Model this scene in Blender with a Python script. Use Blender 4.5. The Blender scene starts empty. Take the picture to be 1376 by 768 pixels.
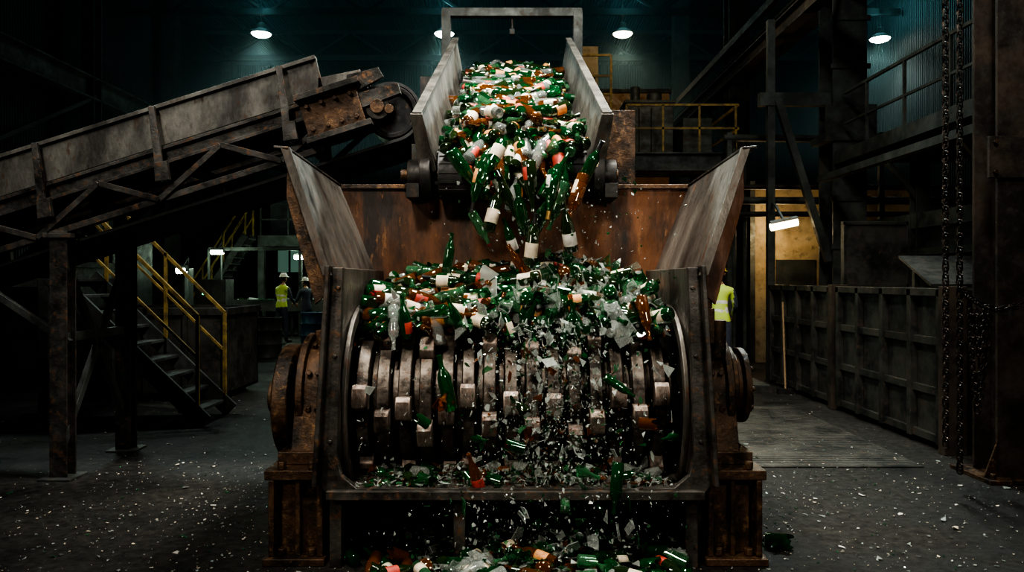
import bpy, bmesh, math, random
import numpy as np
from mathutils import Vector, Matrix, Euler
R = random.Random(7)
def U(a, b): return R.uniform(a, b)

# ------------------------------------------------------------------ materials
def newmat(name):
    m = bpy.data.materials.new(name); m.use_nodes = True
    nt = m.node_tree
    return m, nt, nt.nodes["Principled BSDF"]

def c4(c): return (c[0], c[1], c[2], 1.0)

def metal(name, c1, c2, c3=None, scale=2.5, rough=(.35, .75), metallic=.6, bump=.35, lo=.4, hi=.6, streak=1.0, rust_lo=.55, rust_hi=.68):
    m, nt, b = newmat(name)
    L = nt.links.new
    tc = nt.nodes.new("ShaderNodeTexCoord")
    mp = nt.nodes.new("ShaderNodeMapping"); mp.inputs["Scale"].default_value = (1, 1, streak)
    L(tc.outputs["Object"], mp.inputs["Vector"])
    n1 = nt.nodes.new("ShaderNodeTexNoise"); n1.inputs["Scale"].default_value = scale
    n1.inputs["Detail"].default_value = 9; n1.inputs["Roughness"].default_value = .68
    L(mp.outputs[0], n1.inputs["Vector"])
    r1 = nt.nodes.new("ShaderNodeValToRGB")
    r1.color_ramp.elements[0].position = lo; r1.color_ramp.elements[0].color = c4(c1)
    r1.color_ramp.elements[1].position = hi; r1.color_ramp.elements[1].color = c4(c2)
    L(n1.outputs["Fac"], r1.inputs["Fac"])
    out = r1.outputs["Color"]
    n2 = nt.nodes.new("ShaderNodeTexNoise"); n2.inputs["Scale"].default_value = scale * 5.3
    n2.inputs["Detail"].default_value = 8; n2.inputs["Roughness"].default_value = .7
    L(mp.outputs[0], n2.inputs["Vector"])
    if c3 is not None:
        r2 = nt.nodes.new("ShaderNodeMapRange")
        r2.inputs["From Min"].default_value = rust_lo; r2.inputs["From Max"].default_value = rust_hi
        L(n2.outputs["Fac"], r2.inputs["Value"])
        mx = nt.nodes.new("ShaderNodeMix"); mx.data_type = 'RGBA'
        L(r2.outputs[0], mx.inputs["Factor"]); L(out, mx.inputs["A"]); mx.inputs["B"].default_value = c4(c3)
        out = mx.outputs["Result"]
    L(out, b.inputs["Base Color"])
    rr = nt.nodes.new("ShaderNodeMapRange")
    rr.inputs["From Min"].default_value = .35; rr.inputs["From Max"].default_value = .65
    rr.inputs["To Min"].default_value = rough[0]; rr.inputs["To Max"].default_value = rough[1]
    L(n2.outputs["Fac"], rr.inputs["Value"]); L(rr.outputs[0], b.inputs["Roughness"])
    b.inputs["Metallic"].default_value = metallic
    bp = nt.nodes.new("ShaderNodeBump"); bp.inputs["Strength"].default_value = bump; bp.inputs["Distance"].default_value = .01
    L(n2.outputs["Fac"], bp.inputs["Height"]); L(bp.outputs[0], b.inputs["Normal"])
    return m

def plain(name, c, rough=.6, metallic=0, spec=.5):
    m, nt, b = newmat(name)
    n = nt.nodes.new("ShaderNodeTexNoise"); n.inputs["Scale"].default_value = 22; n.inputs["Detail"].default_value = 4
    tc = nt.nodes.new("ShaderNodeTexCoord"); nt.links.new(tc.outputs["Object"], n.inputs["Vector"])
    r = nt.nodes.new("ShaderNodeValToRGB")
    r.color_ramp.elements[0].position = .3; r.color_ramp.elements[0].color = (c[0]*.6, c[1]*.6, c[2]*.6, 1)
    r.color_ramp.elements[1].position = .65; r.color_ramp.elements[1].color = c4(c)
    nt.links.new(n.outputs["Fac"], r.inputs["Fac"]); nt.links.new(r.outputs[0], b.inputs["Base Color"])
    b.inputs["Roughness"].default_value = rough; b.inputs["Metallic"].default_value = metallic
    return m

def glass(name, c, trans=.55, rough=.08):
    m, nt, b = newmat(name)
    b.inputs["Base Color"].default_value = c4(c)
    b.inputs["Transmission Weight"].default_value = trans
    b.inputs["Roughness"].default_value = rough
    b.inputs["IOR"].default_value = 1.52
    b.inputs["Specular IOR Level"].default_value = .8
    b.inputs["Coat Weight"].default_value = .35; b.inputs["Coat Roughness"].default_value = .04
    return m

def emis(name, c, s):
    m, nt, b = newmat(name)
    b.inputs["Base Color"].default_value = c4(c)
    b.inputs["Emission Color"].default_value = c4(c); b.inputs["Emission Strength"].default_value = s
    return m

M_dark = metal("dark_weathered_steel", (.010, .010, .010), (.034, .032, .030), (.07, .045, .028), scale=2, metallic=.5)
M_frame = metal("grimy_machine_steel", (.020, .018, .016), (.105, .098, .088), (.15, .075, .036), scale=2.8, metallic=.6, rough=(.28, .65), bump=.6, lo=.38, hi=.64, rust_lo=.54, rust_hi=.66)
M_hop = metal("worn_hopper_plate", (.040, .035, .031), (.21, .19, .165), (.10, .048, .026), scale=2.2, metallic=.6, rough=(.28, .6), streak=.45, bump=.5, lo=.36, hi=.64)
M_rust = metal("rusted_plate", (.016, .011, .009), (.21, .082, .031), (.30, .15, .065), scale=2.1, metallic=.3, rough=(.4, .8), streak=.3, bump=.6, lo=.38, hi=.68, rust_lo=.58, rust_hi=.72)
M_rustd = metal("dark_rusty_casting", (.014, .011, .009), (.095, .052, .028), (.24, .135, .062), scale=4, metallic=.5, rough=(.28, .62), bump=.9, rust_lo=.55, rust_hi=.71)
M_ham = metal("worn_hammer_steel", (.055, .042, .035), (.30, .24, .205), (.12, .06, .034), scale=7, metallic=.75, rough=(.32, .6), streak=.5, rust_lo=.54, rust_hi=.68, bump=.7)
M_disc = metal("rotor_disc_steel", (.020, .017, .015), (.16, .137, .118), (.09, .045, .027), scale=5, metallic=.8, rough=(.28, .5), bump=.5)
M_skirt = metal("painted_conveyor_steel", (.034, .030, .026), (.16, .15, .128), (.065, .036, .020), scale=2.8, metallic=.4, rough=(.35, .7), streak=.45, bump=.5, lo=.38, hi=.62)
M_rubber = metal("black_rubber_belt", (.008, .008, .008), (.022, .022, .021), (.04, .036, .03), scale=5, metallic=0, rough=(.5, .8))
M_bg = metal("background_steel", (.012, .015, .015), (.036, .042, .040), (.05, .04, .03), scale=1.2, metallic=.3, rough=(.5, .8))
M_beam = metal("structural_beam_steel", (.022, .025, .023), (.075, .080, .073), (.07, .05, .032), scale=1.8, metallic=.35, rough=(.45, .8))
M_brown = metal("rusty_girder", (.018, .014, .012), (.066, .046, .033), (.04, .035, .03), scale=2, metallic=.3, rough=(.45, .8))
M_skip = metal("skip_container_steel", (.016, .017, .016), (.066, .064, .055), (.08, .05, .034), scale=2.4, metallic=.4, rough=(.4, .7))
M_yel = metal("yellow_safety_paint", (.09, .06, .018), (.27, .18, .04), (.05, .034, .022), scale=6, metallic=0, rough=(.45, .75))
M_tan = metal("tan_wall_panel", (.16, .12, .07), (.30, .23, .13), (.1, .08, .05), scale=1.3, metallic=0, rough=(.6, .9))
M_orange = metal("orange_panel", (.28, .15, .05), (.45, .25, .09), (.2, .1, .05), scale=1.3, metallic=0)
M_chain = metal("chain_steel", (.02, .016, .014), (.09, .072, .062), (.09, .05, .028), scale=12, metallic=.8, rough=(.3, .55))
G_green = glass("green_glass", (.012, .16, .042), .85, .04); G_lgreen = glass("light_green_glass", (.14, .42, .20), .86, .05)
G_dark = glass("dark_olive_glass", (.020, .042, .012), .6, .04); G_brown = glass("brown_glass", (.30, .095, .016), .82, .04)
G_clear = glass("clear_glass", (.84, .90, .86), .88, .06); G_frost = glass("crushed_glass", (.60, .66, .62), .60, .16)
L_cream = plain("label_cream", (.62, .53, .40)); L_white = plain("label_white", (.62, .59, .54))
L_red = plain("label_red", (.48, .06, .04)); L_or = plain("label_orange", (.58, .25, .08)); C_cap = plain("foil_cap_red", (.2, .02, .02), .35, .4)
C_gold = plain("foil_cap_gold", (.35, .22, .07), .3, .7); C_black = plain("foil_cap_black", (.02, .02, .02), .3, .3)
M_vis = emis("glowing_hi_vis_fabric", (.46, .60, .10), .02); M_tape = plain("reflective_tape", (.75, .75, .72), .3)  # vest fabric is given a faint glow of its own to brighten it
M_skin = plain("skin", (.45, .26, .18), .5); M_cloth = plain("dark_workwear", (.05, .06, .09), .8); M_boot = plain("boot_leather", (.03, .02, .015), .5)
M_hat_w = plain("hard_hat_white", (.75, .75, .7), .3); M_hat_y = plain("hard_hat_yellow", (.7, .5, .05), .3); M_hair = plain("hair_dark", (.02, .015, .01), .6)
M_eye = plain("eye_dark", (.02, .02, .02), .2); M_lip = plain("lip", (.35, .12, .1), .5)
E_cool = emis("lamp_cool_glow", (.90, 1.0, .86), 26); E_warm = emis("lamp_warm_glow", (1.0, .86, .58), 26)
E_bulk = emis("bulkhead_glow", (1.0, .85, .55), 6)
E_win = emis("lit_window_glass", (.45, .75, .60), .10); E_green = emis("green_indicator", (.1, .9, .45), 3)
M_wood = plain("broom_handle_wood", (.22, .14, .07), .6); M_drumb = plain("drum_paint_blue", (.03, .08, .14), .45, .3); M_drumr = plain("drum_paint_rust", (.20, .07, .03), .5, .3)

def floor_mat():
    m, nt, b = newmat("dirty_concrete"); L = nt.links.new
    tc = nt.nodes.new("ShaderNodeTexCoord")
    n1 = nt.nodes.new("ShaderNodeTexNoise"); n1.inputs["Scale"].default_value = .6; n1.inputs["Detail"].default_value = 10; n1.inputs["Roughness"].default_value = .7
    L(tc.outputs["Object"], n1.inputs["Vector"])
    r = nt.nodes.new("ShaderNodeValToRGB")
    r.color_ramp.elements[0].position = .38; r.color_ramp.elements[0].color = (.005, .0048, .0045, 1)
    r.color_ramp.elements[1].position = .70; r.color_ramp.elements[1].color = (.034, .031, .026, 1)
    L(n1.outputs["Fac"], r.inputs["Fac"])
    n2 = nt.nodes.new("ShaderNodeTexNoise"); n2.inputs["Scale"].default_value = 14; n2.inputs["Detail"].default_value = 8; n2.inputs["Roughness"].default_value = .75
    L(tc.outputs["Object"], n2.inputs["Vector"])
    mr = nt.nodes.new("ShaderNodeMapRange"); mr.inputs["From Min"].default_value = .4; mr.inputs["From Max"].default_value = .7
    mr.inputs["To Min"].default_value = .4; mr.inputs["To Max"].default_value = 2.0
    L(n2.outputs["Fac"], mr.inputs["Value"])
    mu = nt.nodes.new("ShaderNodeVectorMath"); mu.operation = 'SCALE'
    L(r.outputs[0], mu.inputs[0]); L(mr.outputs[0], mu.inputs["Scale"])
    v = nt.nodes.new("ShaderNodeTexVoronoi"); v.inputs["Scale"].default_value = 26
    L(tc.outputs["Object"], v.inputs["Vector"])
    vr = nt.nodes.new("ShaderNodeMapRange"); vr.inputs["From Min"].default_value = .10; vr.inputs["From Max"].default_value = .06
    L(v.outputs["Distance"], vr.inputs["Value"])
    n3 = nt.nodes.new("ShaderNodeTexNoise"); n3.inputs["Scale"].default_value = 2.2; L(tc.outputs["Object"], n3.inputs["Vector"])
    vm = nt.nodes.new("ShaderNodeMapRange"); vm.inputs["From Min"].default_value = .48; vm.inputs["From Max"].default_value = .6
    L(n3.outputs["Fac"], vm.inputs["Value"])
    mm = nt.nodes.new("ShaderNodeMath"); mm.operation = 'MULTIPLY'; L(vr.outputs[0], mm.inputs[0]); L(vm.outputs[0], mm.inputs[1])
    mx = nt.nodes.new("ShaderNodeMix"); mx.data_type = 'RGBA'; L(mm.outputs[0], mx.inputs["Factor"]); L(mu.outputs[0], mx.inputs["A"]); mx.inputs["B"].default_value = (.16, .155, .14, 1)
    L(mx.outputs["Result"], b.inputs["Base Color"])
    rr = nt.nodes.new("ShaderNodeMapRange"); rr.inputs["From Min"].default_value = .38; rr.inputs["From Max"].default_value = .6
    rr.inputs["To Min"].default_value = .38; rr.inputs["To Max"].default_value = .9
    L(n1.outputs["Fac"], rr.inputs["Value"]); L(rr.outputs[0], b.inputs["Roughness"])
    b.inputs["Specular IOR Level"].default_value = .25
    bp = nt.nodes.new("ShaderNodeBump"); bp.inputs["Strength"].default_value = .8; bp.inputs["Distance"].default_value = .02
    L(n2.outputs["Fac"], bp.inputs["Height"]); L(bp.outputs[0], b.inputs["Normal"])
    return m
M_floor = floor_mat()

def corrugated(name, c1, c2, axis='X', scale=3.0):
    m, nt, b = newmat(name); L = nt.links.new
    tc = nt.nodes.new("ShaderNodeTexCoord")
    w = nt.nodes.new("ShaderNodeTexWave"); w.bands_direction = axis; w.inputs["Scale"].default_value = scale
    L(tc.outputs["Object"], w.inputs["Vector"])
    n = nt.nodes.new("ShaderNodeTexNoise"); n.inputs["Scale"].default_value = .6; n.inputs["Detail"].default_value = 8
    L(tc.outputs["Object"], n.inputs["Vector"])
    r = nt.nodes.new("ShaderNodeValToRGB"); r.color_ramp.elements[0].position = .35; r.color_ramp.elements[0].color = c4(c1)
    r.color_ramp.elements[1].position = .7; r.color_ramp.elements[1].color = c4(c2)
    L(n.outputs["Fac"], r.inputs["Fac"]); L(r.outputs[0], b.inputs["Base Color"])
    bp = nt.nodes.new("ShaderNodeBump"); bp.inputs["Strength"].default_value = .8; bp.inputs["Distance"].default_value = .06
    L(w.outputs["Fac"], bp.inputs["Height"]); L(bp.outputs[0], b.inputs["Normal"])
    b.inputs["Roughness"].default_value = .65
    return m
M_wall = corrugated("corrugated_wall", (.006, .010, .011), (.018, .026, .027))
M_wall_y = corrugated("corrugated_wall_side", (.006, .010, .011), (.018, .026, .027), 'Y')
M_ceil = corrugated("corrugated_roof", (.008, .015, .017), (.018, .030, .034))

# ------------------------------------------------------------------ mesh builder
class MB:
    def __init__(s): s.v = []; s.f = []; s.m = []; s.mats = []
    def mi(s, mat):
        if mat not in s.mats: s.mats.append(mat)
        return s.mats.index(mat)
    def add(s, vs, fs, mat):
        o = len(s.v); s.v.extend([tuple(p) for p in vs]); k = s.mi(mat)
        for f in fs: s.f.append([i + o for i in f]); s.m.append(k)
    def box(s, x0, x1, y0, y1, z0, z1, mat):
        vs = [(x0,y0,z0),(x1,y0,z0),(x1,y1,z0),(x0,y1,z0),(x0,y0,z1),(x1,y0,z1),(x1,y1,z1),(x0,y1,z1)]
        s.add(vs, [(3,2,1,0),(4,5,6,7),(0,1,5,4),(1,2,6,5),(2,3,7,6),(3,0,4,7)], mat)
    def beam(s, p0, p1, w, h, mat, up=(0,0,1), ou=0, ov=0):
        p0 = Vector(p0); p1 = Vector(p1); d = (p1 - p0).normalized()
        up = Vector(up)
        if abs(d.dot(up)) > .98: up = Vector((0, 1, 0))
        u = d.cross(up).normalized(); v = u.cross(d).normalized()
        vs = []
        for p in (p0, p1):
            for a, b in ((-1,-1),(1,-1),(1,1),(-1,1)):
                vs.append(p + u * (a * w / 2 + ou) + v * (b * h / 2 + ov))
        s.add(vs, [(0,1,2,3),(7,6,5,4),(0,4,5,1),(1,5,6,2),(2,6,7,3),(3,7,4,0)], mat)
    def ibeam(s, p0, p1, w, h, t, mat, up=(0,0,1)):
        s.beam(p0, p1, w, t, mat, up, 0, h/2 - t/2); s.beam(p0, p1, w, t, mat, up, 0, -h/2 + t/2)
        s.beam(p0, p1, t, h - 2*t, mat, up)
    def cyl(s, p0, p1, r0, mat, seg=16, r1=None):
        if r1 is None: r1 = r0
        p0 = Vector(p0); p1 = Vector(p1); d = (p1 - p0).normalized()
        up = Vector((0,0,1)) if abs(d.z) < .9 else Vector((0,1,0))
        u = d.cross(up).normalized(); v = u.cross(d)
        vs = []
        for p, r in ((p0, r0), (p1, r1)):
            for i in range(seg):
                a = 2*math.pi*i/seg; vs.append(p + u*(r*math.cos(a)) + v*(r*math.sin(a)))
        fs = [(i, (i+1) % seg, seg + (i+1) % seg, seg + i) for i in range(seg)]
        fs += [tuple(range(seg-1, -1, -1)), tuple(range(seg, 2*seg))]
        s.add(vs, fs, mat)
    def prism(s, pts, vec, mat):
        n = len(pts); vec = Vector(vec); vs = [Vector(p) for p in pts] + [Vector(p) + vec for p in pts]
        fs = [tuple(range(n-1, -1, -1)), tuple(range(n, 2*n))] + [(i, (i+1) % n, n + (i+1) % n, n + i) for i in range(n)]
        s.add(vs, fs, mat)
    def strip(s, A, B, vec, mat):
        n = len(A); vec = Vector(vec)
        vs = [Vector(p) for p in A] + [Vector(p) for p in B] + [Vector(p)+vec for p in A] + [Vector(p)+vec for p in B]
        fs = []
        for i in range(n-1):
            fs += [(i, i+1, n+i+1, n+i), (2*n+i+1, 2*n+i, 3*n+i, 3*n+i+1), (i, 2*n+i, 2*n+i+1, i+1), (n+i+1, 3*n+i+1, 3*n+i, n+i)]
        fs += [(0, n, 3*n, 2*n), (n-1, 3*n-1, 4*n-1, 2*n-1)]
        s.add(vs, fs, mat)
    def lathe(s, o, prof, mat, seg=20, axis='Z'):
        vs = []; n = len(prof)
        for r, h in prof:
            for i in range(seg):
                a = 2*math.pi*i/seg; x, y = r*math.cos(a), r*math.sin(a)
                p = (x, y, h) if axis == 'Z' else ((h, x, y) if axis == 'X' else (x, h, y))
                vs.append((p[0]+o[0], p[1]+o[1], p[2]+o[2]))
        fs = [(j*seg+i, j*seg+(i+1) % seg, (j+1)*seg+(i+1) % seg, (j+1)*seg+i) for j in range(n-1) for i in range(seg)]
        s.add(vs, fs, mat)
    def finish(s, name, parent=None, bevel=0, angle=35):
        me = bpy.data.meshes.new(name); me.from_pydata(s.v, [], s.f)
        for m in s.mats: me.materials.append(m)
        me.polygons.foreach_set("material_index", s.m)
        me.polygons.foreach_set("use_smooth", [True]*len(s.f))
        me.update()
        if len(s.f) < 30000:
            bm = bmesh.new(); bm.from_mesh(me); bmesh.ops.recalc_face_normals(bm, faces=bm.faces); bm.to_mesh(me); bm.free()
        me.set_sharp_from_angle(angle=math.radians(angle))
        ob = bpy.data.objects.new(name, me); bpy.context.scene.collection.objects.link(ob)
        if parent: ob.parent = parent
        if bevel:
            bv = ob.modifiers.new("bevel", 'BEVEL'); bv.width = bevel; bv.segments = 2; bv.limit_method = 'ANGLE'; bv.angle_limit = math.radians(40); bv.harden_normals = True
        return ob
def empty(name, loc=(0,0,0)):
    e = bpy.data.objects.new(name, None); e.location = loc; e.empty_display_size = .3
    bpy.context.scene.collection.objects.link(e); return e

# ------------------------------------------------------------------ room shell
b = MB(); b.box(-12, 12, -4, 34, -.2, 0, M_floor); b.finish("floor")
b = MB(); b.box(-12, 12, -4, 34, 11, 11.2, M_ceil); b.finish("ceiling")
b = MB(); b.box(-12.2, -12, -4, 34, 0, 11, M_wall_y); b.finish("wall_left")
b = MB(); b.box(12, 12.2, -4, 34, 0, 11, M_wall_y); b.finish("wall_right")
b = MB(); b.box(-12, 12, 34, 34.2, 0, 11, M_wall); b.finish("wall_back")
b = MB(); b.box(-12, 12, -4.2, -4, 0, 11, M_wall); b.finish("wall_front")

b = MB()
for y in (9, 14, 19, 24, 29):
    b.beam((-11.9, y, 9.9), (11.9, y, 9.9), .16, .2, M_bg); b.beam((-11.9, y, 10.85), (11.9, y, 10.85), .16, .16, M_bg)
    x = -12; k = 0
    while x < 11.8:
        b.beam((max(x, -11.9), y, 9.9 if k % 2 else 10.85), (min(x+1.5, 11.9), y, 10.85 if k % 2 else 9.9), .08, .08, M_bg); x += 1.5; k += 1
for x in (-9, -6, -3, 0, 3, 6, 9): b.beam((x, -3.9, 10.9), (x, 33.9, 10.9), .1, .14, M_bg)
b.finish("roof_truss")

b = MB()
for y in (6, 11, 16, 21, 26, 31): b.ibeam((-11.3, y, 0), (-11.3, y, 10.9), .35, .4, .03, M_beam)
b.ibeam((-11.3, 2, 6.8), (-11.3, 33.9, 6.8), .35, .6, .04, M_beam)
b.ibeam((-11.0, 2, 4.3), (-11.0, 33.9, 4.3), .2, .3, .03, M_bg)
for y in range(6, 30, 5): b.beam((-11.2, y, 4.3), (-11.2, y+5, 6.6), .1, .1, M_bg)
b.finish("crane_runway")
b = MB()
b.ibeam((5.55, 3, 6.75), (5.55, 33.9, 6.75), .42, .55, .04, M_beam)
b.beam((5.2, 3, 7.25), (5.2, 33.9, 7.25), .12, .16, M_brown)
b.ibeam((4.75, 9, 6.1), (4.75, 33.9, 6.1), .22, .3, .03, M_brown)
for y in (19.5, 26, 32):
    b.ibeam((5.6, y, 0), (5.6, y, 10.9), .5, .5, .04, M_beam)
    b.beam((4.75, y, 6.1), (5.6, y, 6.1), .15, .2, M_beam)
    b.beam((4.8, y, 6.0), (5.6, y, 4.9), .1, .1, M_beam)
for y in range(10, 32, 2): b.beam((4.75, y, 6.1), (5.5, y+1, 6.6), .06, .06, M_beam)
b.ibeam((5.62, 13.3, 0), (5.62, 13.3, 10.9), .56, .62, .045, M_beam, up=(0,1,0))
b.beam((4.5, 13.25, 4.75), (5.35, 13.2, 2.0), .12, .12, M_beam)
b.beam((4.2, 13.3, 4.75), (5.4, 13.3, 4.75), .16, .22, M_beam)
b.beam((4.4, 13.3, 6.1), (4.4, 13.3, 0), .12, .12, M_beam)
b.box(5.2, 6.05, 13.0, 13.6, 4.0, 4.12, M_beam); b.box(5.2, 6.05, 12.95, 13.0, 4.0, 4.6, M_beam)
for z in (2.2, 3.0, 5.2, 6.0):
    b.box(5.3, 5.95, 12.96, 13.0, z, z+.08, M_beam)
b.finish("crane_runway")

b = MB()
b.ibeam((4.25, 6.75, .03), (4.25, 6.75, 10.9), .34, .36, .03, M_brown, up=(0,1,0))
b.box(3.95, 4.55, 6.45, 7.05, 0, .035, M_rustd)
for dx in (-.24, .24):
    for dy in (-.24, .24): b.cyl((4.25+dx, 6.75+dy, .03), (4.25+dx, 6.75+dy, .08), .025, M_rustd, 6)
for dx in (-.17, .17): b.prism([(4.25+dx*1.7, 6.56, .035), (4.25+dx, 6.56, .035), (4.25+dx, 6.56, .35)], (0, .02, 0), M_rustd)
b.box(4.0, 4.5, 6.55, 6.58, 2.55, 2.9, M_brown)
for z in (2.6, 2.85):
    for x in (4.05, 4.45): b.cyl((x, 6.53, z), (x, 6.56, z), .02, M_rustd, 6)
b.finish("steel_column", bevel=.004)

b = MB()
for z in (3.7, 3.35): b.beam((5.4 if z > 3.5 else 5.1, 7.2, z), (5.4 if z > 3.5 else 5.1, 12.9, z), .14, .2 if z > 3.5 else .1, M_beam)
for y in (7.6, 9.5, 11.4):
    b.ibeam((5.95, y, 0), (5.95, y, 3.6), .2, .2, .02, M_beam); b.beam((5.4, y, 3.55), (6.9, y, 3.55), .12, .14, M_beam)
    b.beam((6.8, y, 0), (6.8, y, 3.6), .14, .14, M_beam)
    b.beam((5.4, y, 3.5), (5.9, y, 2.9), .07, .07, M_beam)
b.box(5.35, 7.2, 7.2, 12.9, 3.62, 3.66, M_bg)
b.beam((5.9, 7.2, 2.55), (5.9, 12.9, 2.55), .08, .22, M_beam); b.beam((5.9, 7.2, 2.1), (5.9, 12.9, 2.1), .06, .1, M_beam)
b.box(5.98, 6.02, 7.4, 12.9, 1.6, 2.5, M_bg)
for y in np.arange(7.4, 12.9, 1.15):
    b.beam((5.45, y, 3.7), (5.45, y, 4.75), .04, .04, M_beam)
b.beam((5.45, 7.3, 4.75), (5.45, 12.8, 4.75), .045, .045, M_beam); b.beam((5.45, 7.3, 4.25), (5.45, 12.8, 4.25), .035, .035, M_beam)
b.finish("access_gantry")

def skip(y0, y1):
    b = MB(); x0, x1, z0, z1 = 4.27, 5.6, .06, 1.6
    t = .04
    b.box(x0, x0+t, y0, y1, z0, z1, M_skip); b.box(x1-t, x1, y0, y1, z0, z1, M_skip)
    b.box(x0, x1, y0, y0+t, z0, z1, M_skip); b.box(x0, x1, y1-t, y1, z0, z1, M_skip); b.box(x0, x1, y0, y1, z0, z0+.05, M_skip)
    for z in (z0+.05, .58, 1.08, z1-.03):
        w = .05 if z not in (z1-.03,) else .075
        b.box(x0-w, x0, y0, y1, z-.04, z+.04, M_skip)
    n = 4
    for i in range(n+1):
        y = y0 + (y1-y0)*i/n
        y = min(max(y, y0+.05), y1-.05)
        b.box(x0-.075, x0, y-.04, y+.04, z0, z1, M_skip)
    for x in (x0+.02, 4.9, x1-.06): b.box(x-.04, x+.04, y0-.07, y0, z0, z1, M_skip)
    for z in (.1, .75, 1.55): b.box(x0, x1, y0-.06, y0, z-.05, z+.05, M_skip)
    b.box(x0-.10, x0+.12, y0-.12, y0, 0, z1+.03, M_brown)
    for y in (y0+.4, y1-.4): b.box(x0+.1, x1-.1, y-.08, y+.08, 0, z0, M_skip)
    b.finish("waste_skip", bevel=.005)
skip(7.65, 10.15); skip(10.32, 12.8)
b = MB(); b.prism([(4.45, 8.3, 1.62), (5.5, 8.3, 1.62), (5.5, 9.3, 1.95), (4.6, 9.3, 1.95)], (0, 0, .03), M_skip)
b.beam((4.6, 8.9, .15), (4.6, 8.9, 1.8), .06, .06, M_skip); b.beam((5.4, 8.9, .15), (5.4, 8.9, 1.8), .06, .06, M_skip)
b.finish("scrap_steel_sheet")
b = MB(); b.box(4.45, 5.32, 10.5, 10.58, .12, 2.48, M_skip)
for z in (1.62, 2.45): b.box(4.45, 5.32, 10.48, 10.5, z-.02, z+.02, M_skip)
b.box(4.45, 4.48, 10.48, 10.5, 1.6, 2.47, M_skip); b.box(5.29, 5.32, 10.48, 10.5, 1.6, 2.47, M_skip)
b.finish("steel_panel", bevel=.004)
b = MB(); b.cyl((4.06, 11.6, .06), (4.14, 11.95, 1.35), .016, M_wood, 8); b.box(3.94, 4.16, 11.55, 11.63, 0, .08, M_dark); b.finish("broom")

b = MB(); b.box(2.0, 3.72, 7.05, 10.4, 0, .012, M_skip)
for i in range(36):
    y = 7.1 + i*.09; b.box(2.03, 3.69, y, y+.012, .012, .0145, M_skip)
b.finish("floor_plate")

# ------------------------------------------------------------------ chains
def link(b, c, d, roll, L=.10, w=.034, r=.0085, mat=M_chain):
    d = Vector(d).normalized(); up = Vector((0,1,0)) if abs(d.y) < .9 else Vector((1,0,0))
    u = d.cross(up).normalized(); v = u.cross(d)
    u2 = u*math.cos(roll) + v*math.sin(roll); v2 = d.cross(u2)
    hw = w; hl = max(L/2 - w*.55, .004); vs = []
    for i in range(12):
        a = 2*math.pi*i/12; px = hw*math.cos(a); pl = (hl if math.sin(a) >= 0 else -hl) + hw*math.sin(a)*.8
        o = u2*math.cos(a) + d*math.sin(a); pc = Vector(c) + u2*px + d*pl
        for k in range(5):
            t = 2*math.pi*k/5; vs.append(pc + o*(r*math.cos(t)) + v2*(r*math.sin(t)))
    fs = [(i*5+k, i*5+(k+1) % 5, ((i+1) % 12)*5+(k+1) % 5, ((i+1) % 12)*5+k) for i in range(12) for k in range(5)]
    b.add(vs, fs, mat)
def chain(b, pts, L=.075):
    pts = [Vector(p) for p in pts]; step = L*.72; i = 0; p = pts[0].copy(); out = [p.copy()]
    while i < len(pts)-1:
        seg = pts[i+1] - p
        if seg.length >= step: p = p + seg.normalized()*step; out.append(p.copy())
        else: i += 1
    for j in range(len(out)-1):
        link(b, (out[j]+out[j+1])/2, out[j+1]-out[j], (math.pi/2)*(j % 2) + .5, L, L*.31, L*.095)
b = MB()
chain(b, [(3.44, 6.2, 6.1), (3.44, 6.2, .35)]); chain(b, [(3.58, 6.25, 6.1), (3.58, 6.25, .12)])
pts = [(3.60, 6.27, 1.62)] + [(3.60 + .62*t, 6.27 + .15*t, 1.62 - .1*t - .9*t*(1-t)*.5) for t in np.linspace(.1, 1, 9)]
chain(b, pts)
for k, (a, z) in enumerate(((.0, .78), (.06, .98), (.03, .6))):
    pts = [(3.74 + a + .11*t, 6.38 + .02*k, 1.45 - (1.45 - z)*math.sin(math.pi*t)**.6) for t in np.linspace(0, 1, 15)]
    chain(b, pts, .065)
b.ibeam((3.1, 6.25, 6.2), (11.95, 6.25, 6.2), .2, .25, .03, M_brown)
b.finish("hoist_chain")

# ------------------------------------------------------------------ CRUSHER
crusher = empty("glass_crusher")
CX = .02; RY, RZ = 5.27, .91
b = MB()
outer = [(-1.075, 1.77), (-1.15, .62), (-1.15, .49), (-1.09, .42), (1.09, .42), (1.15, .49), (1.15, .62), (1.075, 1.77)]
inner = [(-1.01, 1.77), (-1.05, .68), (-1.02, .55), (-.93, .475), (.93, .475), (1.02, .55), (1.05, .68), (1.01, 1.77)]
b.strip([(x+CX, 4.58, z) for x, z in outer], [(x+CX, 4.58, z) for x, z in inner], (0, .05, 0), M_frame)
for sgn in (-1, 1):
    b.prism([(CX+sgn*1.15, 4.50, .5), (CX+sgn*1.15, 4.66, .5), (CX+sgn*1.075, 4.66, 1.78), (CX+sgn*1.075, 4.52, 1.78)], (sgn*.028, 0, 0), M_frame)
    b.prism([(CX+sgn*1.075, 4.6, 1.77), (CX+sgn*1.15, 4.6, .45), (CX+sgn*1.11, 6.2, .45), (CX+sgn*1.075, 6.2, 1.77)], (-sgn*.035, 0, 0), M_hop)
    n = 24; o1 = []; o2 = []
    for i in range(n+1):
        a = math.radians(-90 - 180*i/n)
        o1.append((CX+sgn*1.015, RY + .54*math.cos(a), RZ + .54*math.sin(a))); o2.append((CX+sgn*1.015, RY + .60*math.cos(a), RZ + .62*math.sin(a)))
    b.strip(o1, o2, (sgn*.03, 0, 0), M_hop)
    for z in (.75, 1.25, 1.65):
        b.cyl((CX+sgn*(1.095 - .055*(z-.6)), 4.565, z), (CX+sgn*(1.095-.055*(z-.6)), 4.59, z), .014, M_frame, 6)
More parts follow.
